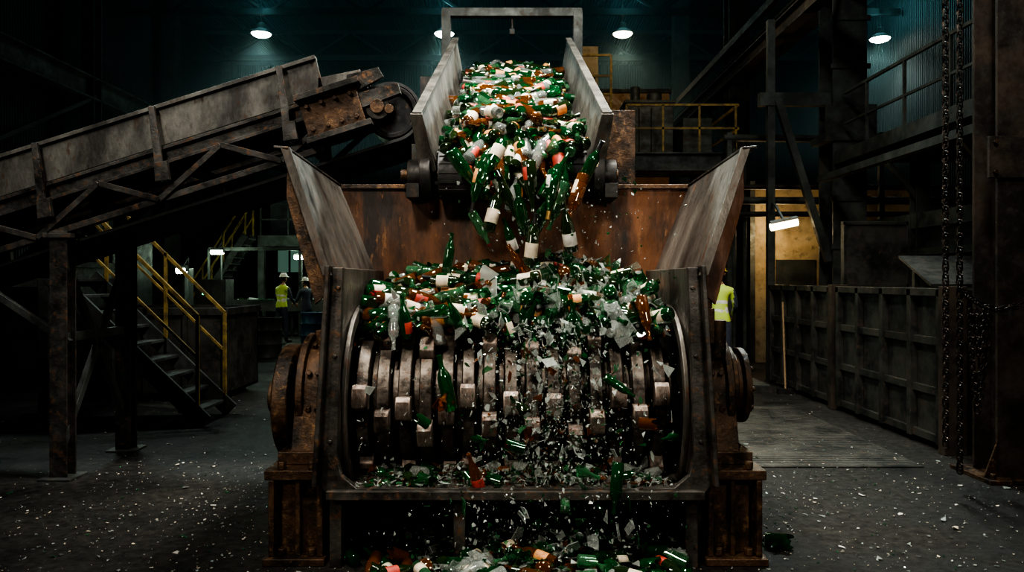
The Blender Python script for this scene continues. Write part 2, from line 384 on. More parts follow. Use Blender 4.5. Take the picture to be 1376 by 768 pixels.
b.finish("front_frame", crusher, bevel=.008)
b = MB()
prof = [(4.58, .45), (5.5, .43), (5.75, .50), (5.95, .70), (6.1, 1.0), (6.18, 1.4)]
b.strip([(CX-1.06, y, z) for y, z in prof], [(CX-1.06, y, z-.035) for y, z in prof], (2.12, 0, 0), M_hop)
b.beam((CX-1.10, 4.55, .445), (CX+1.10, 4.55, .445), .05, .05, M_frame)
b.finish("discharge_trough", crusher, bevel=.004)
b = MB()
b.box(-1.38, 1.40, 6.2, 6.235, .45, 2.43, M_rust)
b.box(-1.39, 1.41, 6.17, 6.26, 2.415, 2.45, M_rustd)
for sgn in (-1, 1):
    q = [(CX+sgn*1.09, 4.57, 1.74), (CX+sgn*1.10, 6.2, 1.74), (CX+sgn*1.375, 6.2, 2.43), (CX+sgn*1.315, 4.52, 2.45)]
    b.prism(q, (sgn*.03, 0, .008), M_hop)
    b.prism([(CX+sgn*1.07, 4.55, 1.72), (CX+sgn*1.12, 4.53, 1.72), (CX+sgn*1.355, 4.50, 2.455), (CX+sgn*1.305, 4.51, 2.465)], (0, .03, 0), M_hop)
    b.prism([(CX+sgn*1.31, 4.50, 2.45), (CX+sgn*1.395, 4.50, 2.455), (CX+sgn*1.44, 6.25, 2.42), (CX+sgn*1.37, 6.25, 2.435)], (0, 0, .016), M_frame)
    for y in (4.60, 5.2, 5.8):
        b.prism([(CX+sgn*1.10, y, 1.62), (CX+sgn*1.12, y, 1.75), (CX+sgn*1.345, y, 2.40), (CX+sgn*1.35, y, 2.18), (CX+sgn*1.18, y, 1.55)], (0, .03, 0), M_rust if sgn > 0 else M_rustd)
    b.box(min(CX+sgn*1.07, CX+sgn*1.17), max(CX+sgn*1.07, CX+sgn*1.17), 4.62, 6.2, 1.70, 1.745, M_rust)
b.box(-1.2, 1.22, 6.235, 6.32, 1.9, 1.98, M_rustd)
b.finish("hopper", crusher, bevel=.005)

b = MB()
b.cyl((-1.62, RY, RZ), (1.60, RY, RZ), .11, M_rustd, 24)
nd = 15; x = -.975; pitch = 1.99/nd
for k in range(nd):
    w = pitch*.60
    b.cyl((x, RY, RZ), (x + w, RY, RZ), .430 + .012*(k % 2), M_disc, 56)
    b.cyl((x + w, RY, RZ), (x + pitch, RY, RZ), .34, M_disc, 40)
    nt_ = 5; ph = math.radians(112 + (-10, 12, -2, 16, 4, -14, 8)[k % 7] + U(-5, 5))
    for t in range(nt_):
        a0 = ph + 2*math.pi*t/nt_; ro = .515 + U(-.02, .012); pts = []
        for da, rr in ((-.18, .40), (-.16, ro-.02), (-.10, ro), (.05, ro+.004), (.13, ro-.01), (.18, ro-.05), (.19, .40)):
            pts.append((x - w*.10, RY + rr*math.cos(a0+da), RZ + rr*math.sin(a0+da)))
        b.prism(pts, (w*1.20, 0, 0), M_ham)
    x += pitch
b.finish("rotor", crusher, bevel=.009)

b = MB()
for sgn in (-1, 1):
    def X(v): return CX + sgn*v
    def bx(x0, x1, *r): b.box(min(X(x0), X(x1)), max(X(x0), X(x1)), *r)
    bx(1.13, 1.50, 4.62, 5.95, 0, .045, M_rustd); bx(1.12, 1.50, 4.66, 5.95, .50, .56, M_rustd)
    bx(1.19, 1.42, 4.74, 5.9, .045, .50, M_rustd)
    for xx in (1.15, 1.44): bx(xx, xx+.035, 4.66, 5.9, .045, .5, M_rustd)
    bx(1.29, 1.32, 4.68, 4.74, .045, .5, M_rustd)
    for xx in (1.22, 1.40):
        b.cyl((X(xx), 4.69, .56), (X(xx), 4.69, .61), .028, M_rustd, 6); b.cyl((X(xx), 4.69, .045), (X(xx), 4.69, .09), .028, M_rustd, 6)
        b.cyl((X(xx), 4.95, .56), (X(xx), 4.95, .66), .03, M_rustd, 6)
    bx(1.13, 1.46, 4.80, 5.75, .56, .64, M_rustd)
    pts = [(X(1.17), RY-.44, .62), (X(1.17), RY+.44, .62)]
    for i in range(13):
        a = math.radians(-5 + 190*i/12); pts.append((X(1.17), RY + .35*math.cos(a), RZ+.04 + .35*math.sin(a)))
    b.prism(pts, (sgn*.22, 0, 0), M_rustd)
    b.lathe((X(1.17), RY, RZ+.04), [(.345, 0), (.39, sgn*.002), (.39, sgn*.045), (.345, sgn*.05)], M_rustd, 32, 'X')
    b.lathe((X(1.33), RY, RZ+.04), [(.345, 0), (.39, sgn*.005), (.39, sgn*.05), (.345, sgn*.06)], M_rustd, 32, 'X')
    for yy in (RY-.22, RY+.1): b.prism([(X(1.17), yy, .95), (X(1.40), yy, .95), (X(1.38), yy-.12, .64), (X(1.19), yy-.12, .64)], (0, .035, 0), M_rustd)
    b.box(X(1.28)-.05, X(1.28)+.05, RY-.06, RY+.06, 1.28, 1.36, M_rustd)
    for xx in (1.245, 1.30):
        for aa in (20, 55, 90, 125):
            a = math.radians(180 - aa + 30)
            b.cyl((X(xx), RY+.345*math.cos(a), RZ+.04+.345*math.sin(a)), (X(xx), RY+.385*math.cos(a), RZ+.04+.385*math.sin(a)), .02, M_rustd, 6)
b.lathe((CX-1.41, RY, RZ-.02), [(.0, 0), (.16, 0), (.17, -.02), (.36, -.02), (.375, -.03), (.375, -.12), (.36, -.13), (.30, -.13), (.29, -.10), (.14, -.10), (.13, -.15), (0, -.15)], M_rustd, 40, 'X')
b.lathe((CX+1.39, RY, RZ+.08), [(.0, 0), (.26, 0), (.265, .05), (.21, .06), (.21, .09), (.25, .10), (.25, .14), (.12, .15), (.11, .18), (0, .18)], M_rustd, 32, 'X')
for i in range(10):
    a = 2*math.pi*i/10
    b.cyl((CX+1.52, RY+.21*math.cos(a), RZ+.08+.21*math.sin(a)), (CX+1.555, RY+.21*math.cos(a), RZ+.08+.21*math.sin(a)), .018, M_rustd, 6)
b.box(CX+1.10, CX+1.24, 4.85, 5.4, 1.30, 1.52, M_rustd)
b.cyl((CX+1.2, 4.9, 1.28), (CX+1.2, 4.9, 1.58), .035, M_rustd, 10); b.cyl((CX+1.3, 5.0, 1.2), (CX+1.3, 5.0, 1.44), .05, M_rustd, 12)
b.finish("bearing_pedestals", crusher, bevel=.007)

b = MB()
for xx in (-1.06, -.33, 1.04):
    b.box(CX+xx-.035, CX+xx+.035, 4.60, 4.68, 0, .42, M_frame)
    b.box(CX+xx-.035, CX+xx+.035, 5.9, 6.0, 0, .42, M_frame)
b.box(CX-1.1, CX+1.1, 4.75, 4.80, .34, .42, M_dark); b.box(CX-1.12, CX+1.12, 6.0, 6.04, 0, .45, M_dark)
b.box(CX-1.12, CX-1.09, 4.7, 6.0, 0, .42, M_dark); b.box(CX+1.09, CX+1.12, 4.7, 6.0, 0, .42, M_dark)
b.finish("support_legs", crusher, bevel=.004)

# ------------------------------------------------------------------ central feed conveyor
feed = empty("feed_conveyor")
b = MB()
N0 = Vector((0, 5.98, 2.68)); F0 = Vector((0, 9.45, 4.18)); D = (F0 - N0).normalized(); NN = Vector((0, -D.z, D.y))
def bp(w, u, h): return Vector((w, 0, 0)) + N0 + D*u + NN*h
LEN = (F0-N0).length
for sgn in (-1, 1):
    b.prism([bp(sgn*.575, -.02, -.10), bp(sgn*.575, LEN, -.10), bp(sgn*.655, LEN, .40), bp(sgn*.69, -.10, .30)], (sgn*.04, 0, 0), M_skirt)
    b.beam(bp(sgn*.70, -.12, .31), bp(sgn*.67, LEN, .41), .07, .03, M_skirt, up=NN)
    b.beam(bp(sgn*.66, -.02, -.16), bp(sgn*.66, LEN, -.16), .08, .14, M_frame, up=NN)
    for u in np.arange(.1, LEN, .62):
        b.prism([bp(sgn*.62, u, -.1), bp(sgn*.73, u, -.1), bp(sgn*.75, u, .28), bp(sgn*.69, u, .28)], D*.03, M_skirt)
    b.prism([bp(sgn*.58, -.08, -.14), bp(sgn*.70, -.10, -.14), bp(sgn*.75, -.13, .31), bp(sgn*.66, -.13, .31)], D*.04, M_skirt)
    for y, zt in ((8.0, 3.45), (9.4, 4.92)):
        b.ibeam((sgn*.79, y, 0), (sgn*.79, y, zt), .11, .11, .015, M_beam)
    b.ibeam((sgn*.80, 6.7, 0), (sgn*.80, 6.7, 2.85), .11, .11, .015, M_beam)
b.beam((-.84, 9.4, 4.9), (.84, 9.4, 4.9), .1, .1, M_beam)
b.cyl((0, 9.4, 4.85), (0, 9.4, 4.70), .012, M_dark, 6); b.box(-.03, .03, 9.38, 9.42, 4.64, 4.71, M_dark)
for y, z in ((8.0, 3.1), (6.7, 2.5)): b.beam((-.8, y, z), (.8, y, z), .08, .1, M_beam)
b.box(.74, .98, 6.35, 7.0, 2.45, 3.05, M_rust); b.box(.72, 1.0, 6.33, 6.37, 2.43, 3.07, M_rustd)
b.box(-.93, -.74, 7.9, 8.4, 3.35, 3.75, M_dark)
b.finish("frame", feed, bevel=.005)
b = MB()
b.beam(bp(0, .0, -.02), bp(0, LEN, -.02), 1.15, .02, M_rubber, up=NN)
b.beam(bp(0, .0, -.33), bp(0, LEN, -.33), 1.1, .02, M_rubber, up=NN)
PC = bp(0, 0, -.19)
b.cyl((-.56, PC.y, PC.z), (.56, PC.y, PC.z), .185, M_rubber, 32)
for i in range(16):
    a = 2*math.pi*i/16; c = Vector((0, PC.y + .187*math.cos(a), PC.z + .187*math.sin(a)))
    b.beam(c - Vector((.55, 0, 0)), c + Vector((.55, 0, 0)), .02, .012, M_rubber, up=(0, math.cos(a), math.sin(a)))
b.finish("belt", feed)
b = MB()
b.cyl((-.86, PC.y, PC.z), (.82, PC.y, PC.z), .045, M_rustd, 16)
for sgn in (-1, 1):
    b.cyl((sgn*.62, PC.y, PC.z), (sgn*.70, PC.y, PC.z), .19, M_dark, 28); b.cyl((sgn*.70, PC.y, PC.z), (sgn*.80, PC.y, PC.z), .12, M_dark, 24)
    b.box(min(sgn*.70, sgn*.80), max(sgn*.70, sgn*.80), PC.y-.17, PC.y+.17, PC.z-.19, PC.z-.08, M_dark)
b.beam((-.84, PC.y+.22, PC.z-.16), (.84, PC.y+.22, PC.z-.16), .1, .08, M_dark)
b.beam((-.84, PC.y+.22, PC.z-.16), (-.80, 6.7, 2.5), .1, .1, M_dark); b.beam((.84, PC.y+.22, PC.z-.16), (.80, 6.7, 2.5), .1, .1, M_dark)
b.finish("head_pulley", feed, bevel=.005)

# ------------------------------------------------------------------ left inclined conveyor
inc = empty("inclined_conveyor")
SL = .315
def zt(x): return 3.595 + SL*(x + 1.68)
b = MB(); XL = -8.5
for y in (6.68, 7.80):
    s_ = 1 if y > 7 else -1
    b.prism([(XL, y, zt(XL)), (-1.68, y, zt(-1.68)), (-1.60, y, zt(-1.6)-.34), (XL, y, zt(XL)-.34)], (0, .03, 0), M_skirt)
    b.beam((XL, y+.015, zt(XL)), (-1.68, y+.015, zt(-1.68)), .08, .035, M_skirt)
    b.beam((XL, y+.015, zt(XL)-.37), (-1.22, y+.015, zt(-1.22)-.37), .09, .03, M_frame); b.beam((XL, y+.015, zt(XL)-.44), (-1.22, y+.015, zt(-1.22)-.44), .03, .12, M_frame)
    b.beam((XL, y+.015, zt(XL)-.50), (-1.22, y+.015, zt(-1.22)-.50), .09, .03, M_frame)
    b.beam((XL, y+.015, zt(XL)-.80), (-1.60, y+.015, zt(-1.60)-.80), .08, .055, M_frame)
    b.prism([(-1.66, y, zt(-1.66)-.18), (-1.30, y, zt(-1.3)-.22), (-1.28, y, zt(-1.28)-.40), (-1.66, y, zt(-1.66)-.38)], (0, .03, 0), M_skirt)
    x = -8.2; k = 0
    while x < -1.9:
        x2 = x + .52
        if k % 2 == 0: b.beam((x, y-.02, zt(x)-.80), (x2, y-.02, zt(x2)-.50), .045, .05, M_frame)
        else: b.beam((x, y-.02, zt(x)-.50), (x2, y-.02, zt(x2)-.80), .045, .05, M_frame)
        x = x2; k += 1
    for x in (-7.6, -6.4, -5.2, -4.05, -3.06, -1.98):
        b.prism([(x-.025, y + s_*.03, zt(x)+.005), (x+.025, y+s_*.03, zt(x)+.01), (x+.11, y+s_*.05, zt(x)-.50), (x+.04, y+s_*.05, zt(x)-.50)], (0, .035*s_, 0), M_frame)
        b.prism([(x+.04, y + s_*.05, zt(x)-.48), (x+.15, y+s_*.05, zt(x)-.46), (x+.17, y+s_*.05, zt(x)-.62), (x+.05, y+s_*.05, zt(x)-.64)], (0, .05*s_, 0), M_frame)
c = (-1.52, 6.60, 3.12); ang = math.atan(SL)
def rot(px, pz): return (c[0] + px*math.cos(ang) - pz*math.sin(ang), 0, c[2] + px*math.sin(ang) + pz*math.cos(ang))
def rp(pts, y, th, mat): b.prism([(rot(p, q)[0], y, rot(p, q)[2]) for p, q in pts], (0, th, 0), mat)
rp([(-.25, -.19), (.25, -.19), (.25, .17), (-.25, .17)], 6.58, .10, M_rustd)
rp([(-.27, .15), (.30, .15), (.30, .20), (-.27, .20)], 6.52, .16, M_frame); rp([(-.27, -.22), (.30, -.22), (.30, -.17), (-.27, -.17)], 6.52, .16, M_frame)
for px in (-.19, -.06, .06, .19):
    for pz in (-.11, .09):
        q = rot(px, pz); b.cyl((q[0], 6.55, q[2]), (q[0], 6.6, q[2]), .02, M_rustd, 6)
rp([(.25, -.05), (.60, -.03), (.60, .07), (.25, .08)], 6.60, .08, M_frame)
rp([(.20, .10), (.50, .16), (.48, .25), (.20, .27)], 6.64, .04, M_frame)
for x, y in ((-3.85, 6.7), (-3.85, 7.8), (-7.0, 6.7), (-7.0, 7.8)):
    b.ibeam((x, y, .02), (x, y, zt(x)-.80), .15, .15, .018, M_frame, up=(0,1,0)); b.box(x-.14, x+.14, y-.14, y+.14, 0, .02, M_beam)
    b.box(x-.12, x+.12, y-.1, y+.1, zt(x)-.86, zt(x)-.82, M_frame)
b.beam((-3.85, 6.7, .3), (-3.85, 7.8, 1.9), .05, .07, M_beam); b.beam((-3.85, 7.8, .3), (-3.85, 6.7, 1.9), .05, .07, M_beam)
b.beam((-3.85, 6.7, 1.2), (-3.85, 7.8, 1.2), .06, .08, M_beam)
b.beam((-3.8, 6.72, 1.15), (-4.7, 6.72, 1.75), .05, .06, M_beam)
b.finish("frame", inc, bevel=.004)
b = MB(); PX, PZ = -1.04, 3.14; nrm = Vector((-math.sin(ang), 0, math.cos(ang))); dr = Vector((math.cos(ang), 0, math.sin(ang)))
pc = Vector((PX, 0, PZ)); Rr = .26
def bpath(r): return [pc + nrm*r - dr*7.4] + [pc + (dr*math.cos(math.pi/2 - math.pi*i/16) + nrm*math.sin(math.pi/2 - math.pi*i/16))*r for i in range(17)] + [pc - nrm*r - dr*7.4]
b.strip([(p.x, 6.72, p.z) for p in bpath(Rr)], [(p.x, 6.72, p.z) for p in bpath(Rr-.025)], (0, 1.04, 0), M_rubber)
b.finish("belt", inc)
b = MB()
b.cyl((PX, 6.74, PZ), (PX, 7.74, PZ), .232, M_dark, 32); b.cyl((PX, 6.60, PZ), (PX, 7.9, PZ), .04, M_rustd, 16)
b.cyl((PX-.10, 6.62, PZ+.02), (PX-.10, 6.70, PZ+.02), .105, M_frame, 24); b.cyl((PX-.10, 6.585, PZ+.02), (PX-.10, 6.62, PZ+.02), .06, M_rustd, 20)
b.lathe((PX, 6.73, PZ), [(.0, 0), (.18, 0), (.19, -.015), (.225, -.015), (.23, .02)], M_dark, 32, 'Y')
xx = -1.9
while xx > -8:
    z = zt(xx) - .60; b.cyl((xx, 6.75, z), (xx, 7.75, z), .05, M_dark, 12); xx -= .9
b.finish("head_pulley", inc, bevel=.004)

# ------------------------------------------------------------------ staircases
b = MB(); x0, yA, yB = -3.62, 9.0, 9.85; sl = 1.02; n = 9; rise = .19; run = rise/sl
for i in range(n):
    z = (i+1)*rise; x = x0 - i*run
    b.box(x-.24, x, yA+.03, yB-.03, z-.035, z, M_beam)
xe = x0 - n*run; ze = n*rise
for y in (yA, yB):
    b.beam((x0+.08, y, .05), (xe, y, ze+.02), .04, .2, M_beam)
    b.beam((x0, y, 1.28), (xe, y, ze+1.22), .04, .04, M_yel); b.beam((x0, y, .80), (xe, y, ze+.72), .03, .03, M_yel)
    for i in (0, 4, 8): b.beam((x0 - i*run, y, i*rise), (x0 - i*run, y, i*rise + 1.28), .04, .04, M_yel)
b.box(-8.5, xe, yA, 10.6, ze-.1, ze, M_beam)
for x in (xe-.1, -7.2):
    for y in (yA+.05, 10.5): b.beam((x, y, 0), (x, y, ze), .12, .12, M_beam)
b.beam((-8.5, yA, ze+1.0), (xe, yA, ze+1.0), .035, .035, M_yel)
b.finish("steel_staircase", bevel=.003)

def bin_(x0, x1, y0, y1, h, name="waste_skip"):
    b = MB(); t = .04
    b.box(x0, x1, y0, y0+t, .08, h, M_skip); b.box(x0, x1, y1-t, y1, .08, h, M_skip); b.box(x0, x0+t, y0, y1, .08, h, M_skip); b.box(x1-t, x1, y0, y1, .08, h, M_skip)
    b.box(x0, x1, y0, y1, .08, .12, M_skip)
    b.box(x0-.05, x1+.05, y0-.05, y0, h-.1, h, M_skip); b.box(x1, x1+.05, y0, y1, h-.1, h, M_skip)
    k = max(2, int((x1-x0)/.5))
    for i in range(k+1):
        x = x0 + (x1-x0)*i/k; b.box(x-.03, x+.03, y0-.05, y0, .08, h, M_skip)
    for x in (x0+.2, x1-.2):
        for y in (y0+.2, y1-.2): b.box(x-.06, x+.06, y-.06, y+.06, 0, .08, M_skip)
    b.finish(name, bevel=.004)
bin_(-6.2, -4.0, 10.9, 12.3, 1.3); bin_(-10.4, -8.7, 6.9, 8.6, 1.5); bin_(-10.5, -7.4, 12.8, 14.6, 2.0)

# ------------------------------------------------------------------ mezzanine (right middle)
b = MB()
b.box(1.6, 4.4, 15, 17.8, 4.02, 4.14, M_beam); b.ibeam((1.5, 15, 3.95), (4.45, 15, 3.95), .2, .35, .03, M_beam)
for x in (1.7, 4.2):
    for y in (15.2, 17.6): b.ibeam((x, y, 0), (x, y, 4.0), .2, .2, .02, M_beam)
b.beam((1.7, 15.1, 2.9), (4.2, 15.1, 2.9), .1, .14, M_beam)
for x in np.arange(2.2, 4.45, .7): b.beam((x, 15.02, 4.1), (x, 15.02, 5.05), .04, .04, M_yel)
for z in (5.05, 4.6): b.beam((2.2, 15.02, z), (4.35, 15.02, z), .04, .04, M_yel)
for z in (5.05, 4.6): b.beam((4.35, 15.02, z), (4.35, 17.7, z), .04, .04, M_yel)
for x in (1.3, 1.9): b.beam((x, 15.0, 4.0), (x, 15.0, 6.0), .045, .045, M_yel)
for z in (6.0, 5.6, 5.25): b.beam((1.3, 15.0, z), (1.9, 15.0, z), .04, .04, M_yel)
b.finish("mezzanine_platform")
b = MB(); b.box(2.35, 3.3, 16, 17.2, 4.14, 5.3, M_beam); b.box(2.3, 3.35, 15.95, 17.25, 5.3, 5.36, M_beam)
b.cyl((2.6, 16.5, 5.36), (2.6, 16.5, 5.75), .1, M_beam); b.cyl((3.0, 16.5, 5.36), (3.0, 16.5, 5.6), .16, M_beam)
for x in (2.6, 2.85, 3.1): b.box(x-.01, x+.01, 15.97, 16, 4.2, 5.2, M_bg)
b.box(3.5, 4.1, 16, 17, 4.14, 5.0, M_beam)
b.finish("hydraulic_unit", bevel=.01)
b = MB(); b.box(1.9, 3.6, 17.9, 17.96, 0, 6.0, M_orange); b.box(1.85, 3.65, 17.86, 18, 5.96, 6.05, M_beam); b.finish("orange_partition")
b = MB(); b.box(1.3, 1.72, 15.6, 16, 4.14, 6.35, M_tan); b.box(1.33, 1.69, 15.57, 15.6, 5.0, 6.28, M_tan); b.cyl((1.65, 15.56, 5.6), (1.65, 15.56, 5.75), .015, M_dark, 6); b.finish("control_cabinet", bevel=.006)

b = MB(); b.box(4.9, 8.4, 16.0, 16.1, 0, 3.6, M_tan); b.box(4.9, 8.4, 16.1, 19, 3.55, 3.65, M_bg); b.box(4.85, 4.95, 15.9, 16.1, 0, 3.7, M_beam)
b.box(5.4, 6.2, 15.97, 16.0, .0, 2.1, M_bg); b.box(6.5, 8.0, 15.97, 16.0, 1.1, 2.1, E_win)
for x in (6.5, 7.0, 7.5, 8.0): b.box(x-.03, x+.03, 15.94, 15.97, 1.1, 2.1, M_bg)
b.finish("site_office")
b = MB()
for k, z in enumerate((2.9, 3.15, 3.4, 4.3)):
    b.cyl((3.9, 14.4, z), (11.9, 14.4+.1*k, z), .05 + .02*(k % 2), M_beam if k % 2 else M_brown, 12)
for x in (4.0, 6.8, 9.5): b.beam((x, 14.4, 0), (x, 14.4, 4.4), .09, .09, M_beam)
for x in (4.15, 4.35): b.cyl((x, 14.6, 0), (x, 14.6, 4.4), .04, M_beam, 10)
b.finish("pipe_rack")
for i, (x, y, h) in enumerate(((3.3, 18.3, 1.7), (4.4, 18.3, 1.9), (-9.6, 21.0, 2.0), (-8.2, 20.2, 1.7))):
    b = MB(); b.box(x, x+.8, y, y+.6, 0, h, M_beam); b.box(x+.03, x+.39, y-.03, y, .1, h-.08, M_beam); b.box(x+.42, x+.77, y-.03, y, .1, h-.08, M_beam)
    b.box(x+.2, x+.26, y-.05, y-.03, h-.4, h-.34, E_green); b.finish("electrical_cabinet", bevel=.01)

for i, (x, y, mt) in enumerate(((-7.6, 18.9, M_drumb), (-6.95, 19.3, M_drumr), (-7.7, 19.6, M_drumr), (-5.0, 19.6, M_drumb), (-4.3, 19.2, M_beam), (3.1, 14.0, M_drumr), (-5.3, 17.0, M_beam))):
    b = MB(); b.lathe((x, y, 0), [(0, 0), (.28, 0), (.295, .02), (.285, .05), (.285, .28), (.297, .30), (.285, .32), (.285, .58), (.297, .60), (.285, .62), (.285, .84), (.295, .87), (.28, .88), (.27, .86), (0, .86)], mt, 28)
    b.cyl((x+.15, y, .86), (x+.15, y, .885), .035, M_dark, 10); b.finish("oil_drum")

# ------------------------------------------------------------------ far left background
b = MB()
b.box(-9.5, -3.6, 23.2, 24.2, .8, .95, M_bg)
for x in np.arange(-9.4, -3.5, .95):
    b.beam((x, 23.3, 0), (x, 23.3, .8), .08, .08, M_bg); b.beam((x, 24.1, 0), (x, 24.1, .8), .08, .08, M_bg)
b.box(-9.5, -3.6, 23.15, 23.2, .75, 1.1, M_beam)
for x in (-9, -6.3, -4.2): b.beam((x, 23.2, 0), (x, 23.2, 2.6), .06, .06, M_beam)
b.beam((-9, 23.2, 2.6), (-4.2, 23.2, 2.6), .06, .1, M_beam)
for i in range(110):
    x = U(-9.4, -3.7); s_ = U(.05, .18); z = .95
    b.prism([(x-s_, 23.6, z), (x+s_, 23.5, z), (x+s_*.6, 23.7, z+s_), (x-s_*.7, 23.7, z+s_*1.2)], (0, .2, 0), R.choice([G_lgreen, G_frost, M_beam, G_dark, L_white]))
b.finish("sorting_table")
b = MB()
b.box(-8.3, -4.6, 25.5, 29, 3.0, 3.15, M_beam); b.ibeam((-8.3, 25.5, 2.95), (-4.6, 25.5, 2.95), .15, .35, .03, M_beam)
for x in (-8.2, -6.5, -4.7): b.ibeam((x, 25.6, 0), (x, 25.6, 3.0), .2, .2, .02, M_beam)
for x in np.arange(-8.2, -4.6, .9): b.beam((x, 25.5, 3.1), (x, 25.5, 4.15), .05, .05, M_beam)
for z in (4.15, 3.65): b.beam((-8.2, 25.5, z), (-4.6, 25.5, z), .05, .05, M_beam)
b.box(-8.2, -6.9, 26.5, 28, 3.15, 4.9, M_bg); b.box(-6.6, -5.2, 26.5, 28, 3.15, 4.6, M_beam)
b.finish("mezzanine_platform")
b = MB(); nn = 15
for i in range(nn): b.box(-10.3 + .125*i, -10.05 + .125*i, 24.6, 25.35, .2*i + .16, .2*i + .2, M_beam)
for y in (24.6, 25.35):
    b.beam((-10.4, y, .0), (-8.4, y, 3.1), .05, .2, M_beam); b.beam((-10.4, y, 1.1), (-8.4, y, 4.2), .05, .05, M_yel); b.beam((-10.4, y, .6), (-8.4, y, 3.7), .04, .04, M_yel)
    for t in (0, .33, .66, 1): b.beam((-10.4+2*t, y, 3.1*t), (-10.4+2*t, y, 3.1*t+1.1), .05, .05, M_yel)
b.finish("steel_staircase")
for (x0, x1, y0, y1, h) in ((-3.3, -1.2, 27, 29, 3.4), (-11, -9.2, 18, 20, 2.6), (1.6, 4.0, 24, 26, 2.6), (-1.0, 1.2, 28, 30, 4.2), (-6.6, -5.4, 29.6, 31, 2.4), (-4.4, -3.2, 20.6, 22.0, 1.9), (7.2, 9.5, 20, 22, 3.0)):
    b = MB(); b.box(x0, x1, y0, y1, .15, h, M_bg); b.box(x0-.05, x1+.05, y0-.05, y1+.05, 0, .15, M_bg); b.box(x0-.04, x1+.04, y0-.04, y1+.04, h, h+.08, M_beam)
    for i in range(4):
        x = x0 + (x1-x0)*(i+.5)/4; b.box(x-.2*(x1-x0)/2, x+.2*(x1-x0)/2, y0-.03, y0, .4, h-.5, M_beam)
    b.cyl(((x0+x1)/2, y0+.8, h), ((x0+x1)/2, y0+.8, h+(1.6 if h > 3 else .9)), .18, M_beam, 14)
    b.finish("processing_machine", bevel=.01)
k = 1
for x in (-10.2, -8.3, -2.9, 2.4, 7.5):
    b = MB(); b.box(x, x+1.1, 33.92, 33.97, 2.0, 3.1, E_win)
    for xx in (x, x+.55, x+1.1): b.box(xx-.04, xx+.04, 33.88, 33.99, 1.95, 3.15, M_bg)
    for z in (1.97, 3.13): b.box(x-.05, x+1.15, 33.88, 33.99, z-.04, z+.04, M_bg)
    b.finish("window_%d" % k); k += 1

# ------------------------------------------------------------------ lamps
def hibay(x, y, z, warm=False):
    b = MB()
    b.lathe((x, y, z), [(.06, .42), (.10, .40), (.12, .24), (.26, .16), (.31, .08), (.30, .08), (.25, .14), (.10, .2)], M_beam, 24)
    b.cyl((x, y, z+.40), (x, y, 10.95), .015, M_dark, 6)
    b.lathe((x, y, z), [(0, -.02), (.15, -.01), (.26, .04), (.30, .09), (.24, .14), (0, .15)], E_warm if warm else E_cool, 24)
    b.finish("high_bay_lamp")
lamps = [(-7.7, 24, 9.15, 0), (-2.08, 24, 9.15, 0), (3.4, 24, 9.15, 1), (11.3, 24, 9.0, 0)]
for l in lamps: hibay(*l)
def bulk(x, y, z, L=.4, tilt=.2, mat=E_bulk, r=.075):
    b = MB(); dx = L/2*math.cos(tilt); dz = L/2*math.sin(tilt)
    b.cyl((x-dx, y, z-dz), (x+dx, y, z+dz), r, mat, 14); b.cyl((x-dx*1.03, y+.02, z-dz+r*.6), (x+dx*1.03, y+.02, z+dz+r*.6), r*1.06, M_beam, 14)
    b.beam((x, y, z+.05), (x, y+.35, z+.3), .03, .03, M_beam)
    return b
b = bulk(3.83, 11, 2.47, .38, .2, E_bulk, .055); b.beam((3.83, 11.35, 2.77), (4.4, 13.2, 3.0), .03, .03, M_beam); b.finish("bulkhead_lamp")
for (x, y, z, L) in ((-8.6, 22.8, 2.5, .35), (-5.0, 22.8, 2.45, .25), (-6.7, 24.6, 2.4, .3), (-7.4, 17.5, 1.9, .2)):
    b = bulk(x, y, z, L, .0, E_cool)
    b.beam((x, y+.35, z+.3), (x, y+.35, 0), .04, .04, M_bg); b.finish("work_lamp")

# ------------------------------------------------------------------ BOTTLES
def bottle_base(seg=12, prof=None, l0=.05, l1=.15, cap=.285):
    vs = []; fs = []; tag = []
    for r, z in prof:
        for i in range(seg):
            a = 2*math.pi*i/seg; vs.append((r*math.cos(a), r*math.sin(a), z))
    for j in range(len(prof)-1):
        zm = (prof[j][1]+prof[j+1][1])/2
        for i in range(seg):
            t = 1 if (l0 < zm < l1 and prof[j][0] > .03 and i < seg*.7) else (2 if zm > cap else 0)
            fs.append((j*seg+i, j*seg+(i+1) % seg, (j+1)*seg+(i+1) % seg, (j+1)*seg+i)); tag.append(t)
    fs.append(tuple(range(seg-1, -1, -1))); tag.append(0)
    n = len(prof)-1; fs.append(tuple(range(n*seg, n*seg+seg))); tag.append(0)
    v = np.array(vs); v[:, 2] -= .17
    return v, fs, tag
P_wine = [(.036, 0), (.042, .008), (.043, .055), (.0435, .056), (.0435, .15), (.043, .152), (.043, .20), (.036, .228), (.020, .255), (.0155, .275), (.015, .325), (.018, .327), (.018, .342), (.012, .344)]
P_burg = [(.038, 0), (.046, .008), (.046, .045), (.0465, .046), (.0465, .13), (.046, .132), (.046, .165), (.036, .21), (.023, .25), (.016, .28), (.015, .32), (.018, .322), (.018, .337), (.012, .339)]
P_beer = [(.028, 0), (.033, .006), (.033, .035), (.0335, .036), (.0335, .11), (.033, .112), (.033, .15), (.027, .18), (.015, .21), (.013, .245), (.0155, .247), (.0155, .26), (.01, .261)]
BASES = [bottle_base(14, P_wine, .0555, .151), bottle_base(14, P_burg, .045, .131, .27), bottle_base(12, P_beer, .035, .111, .24)]
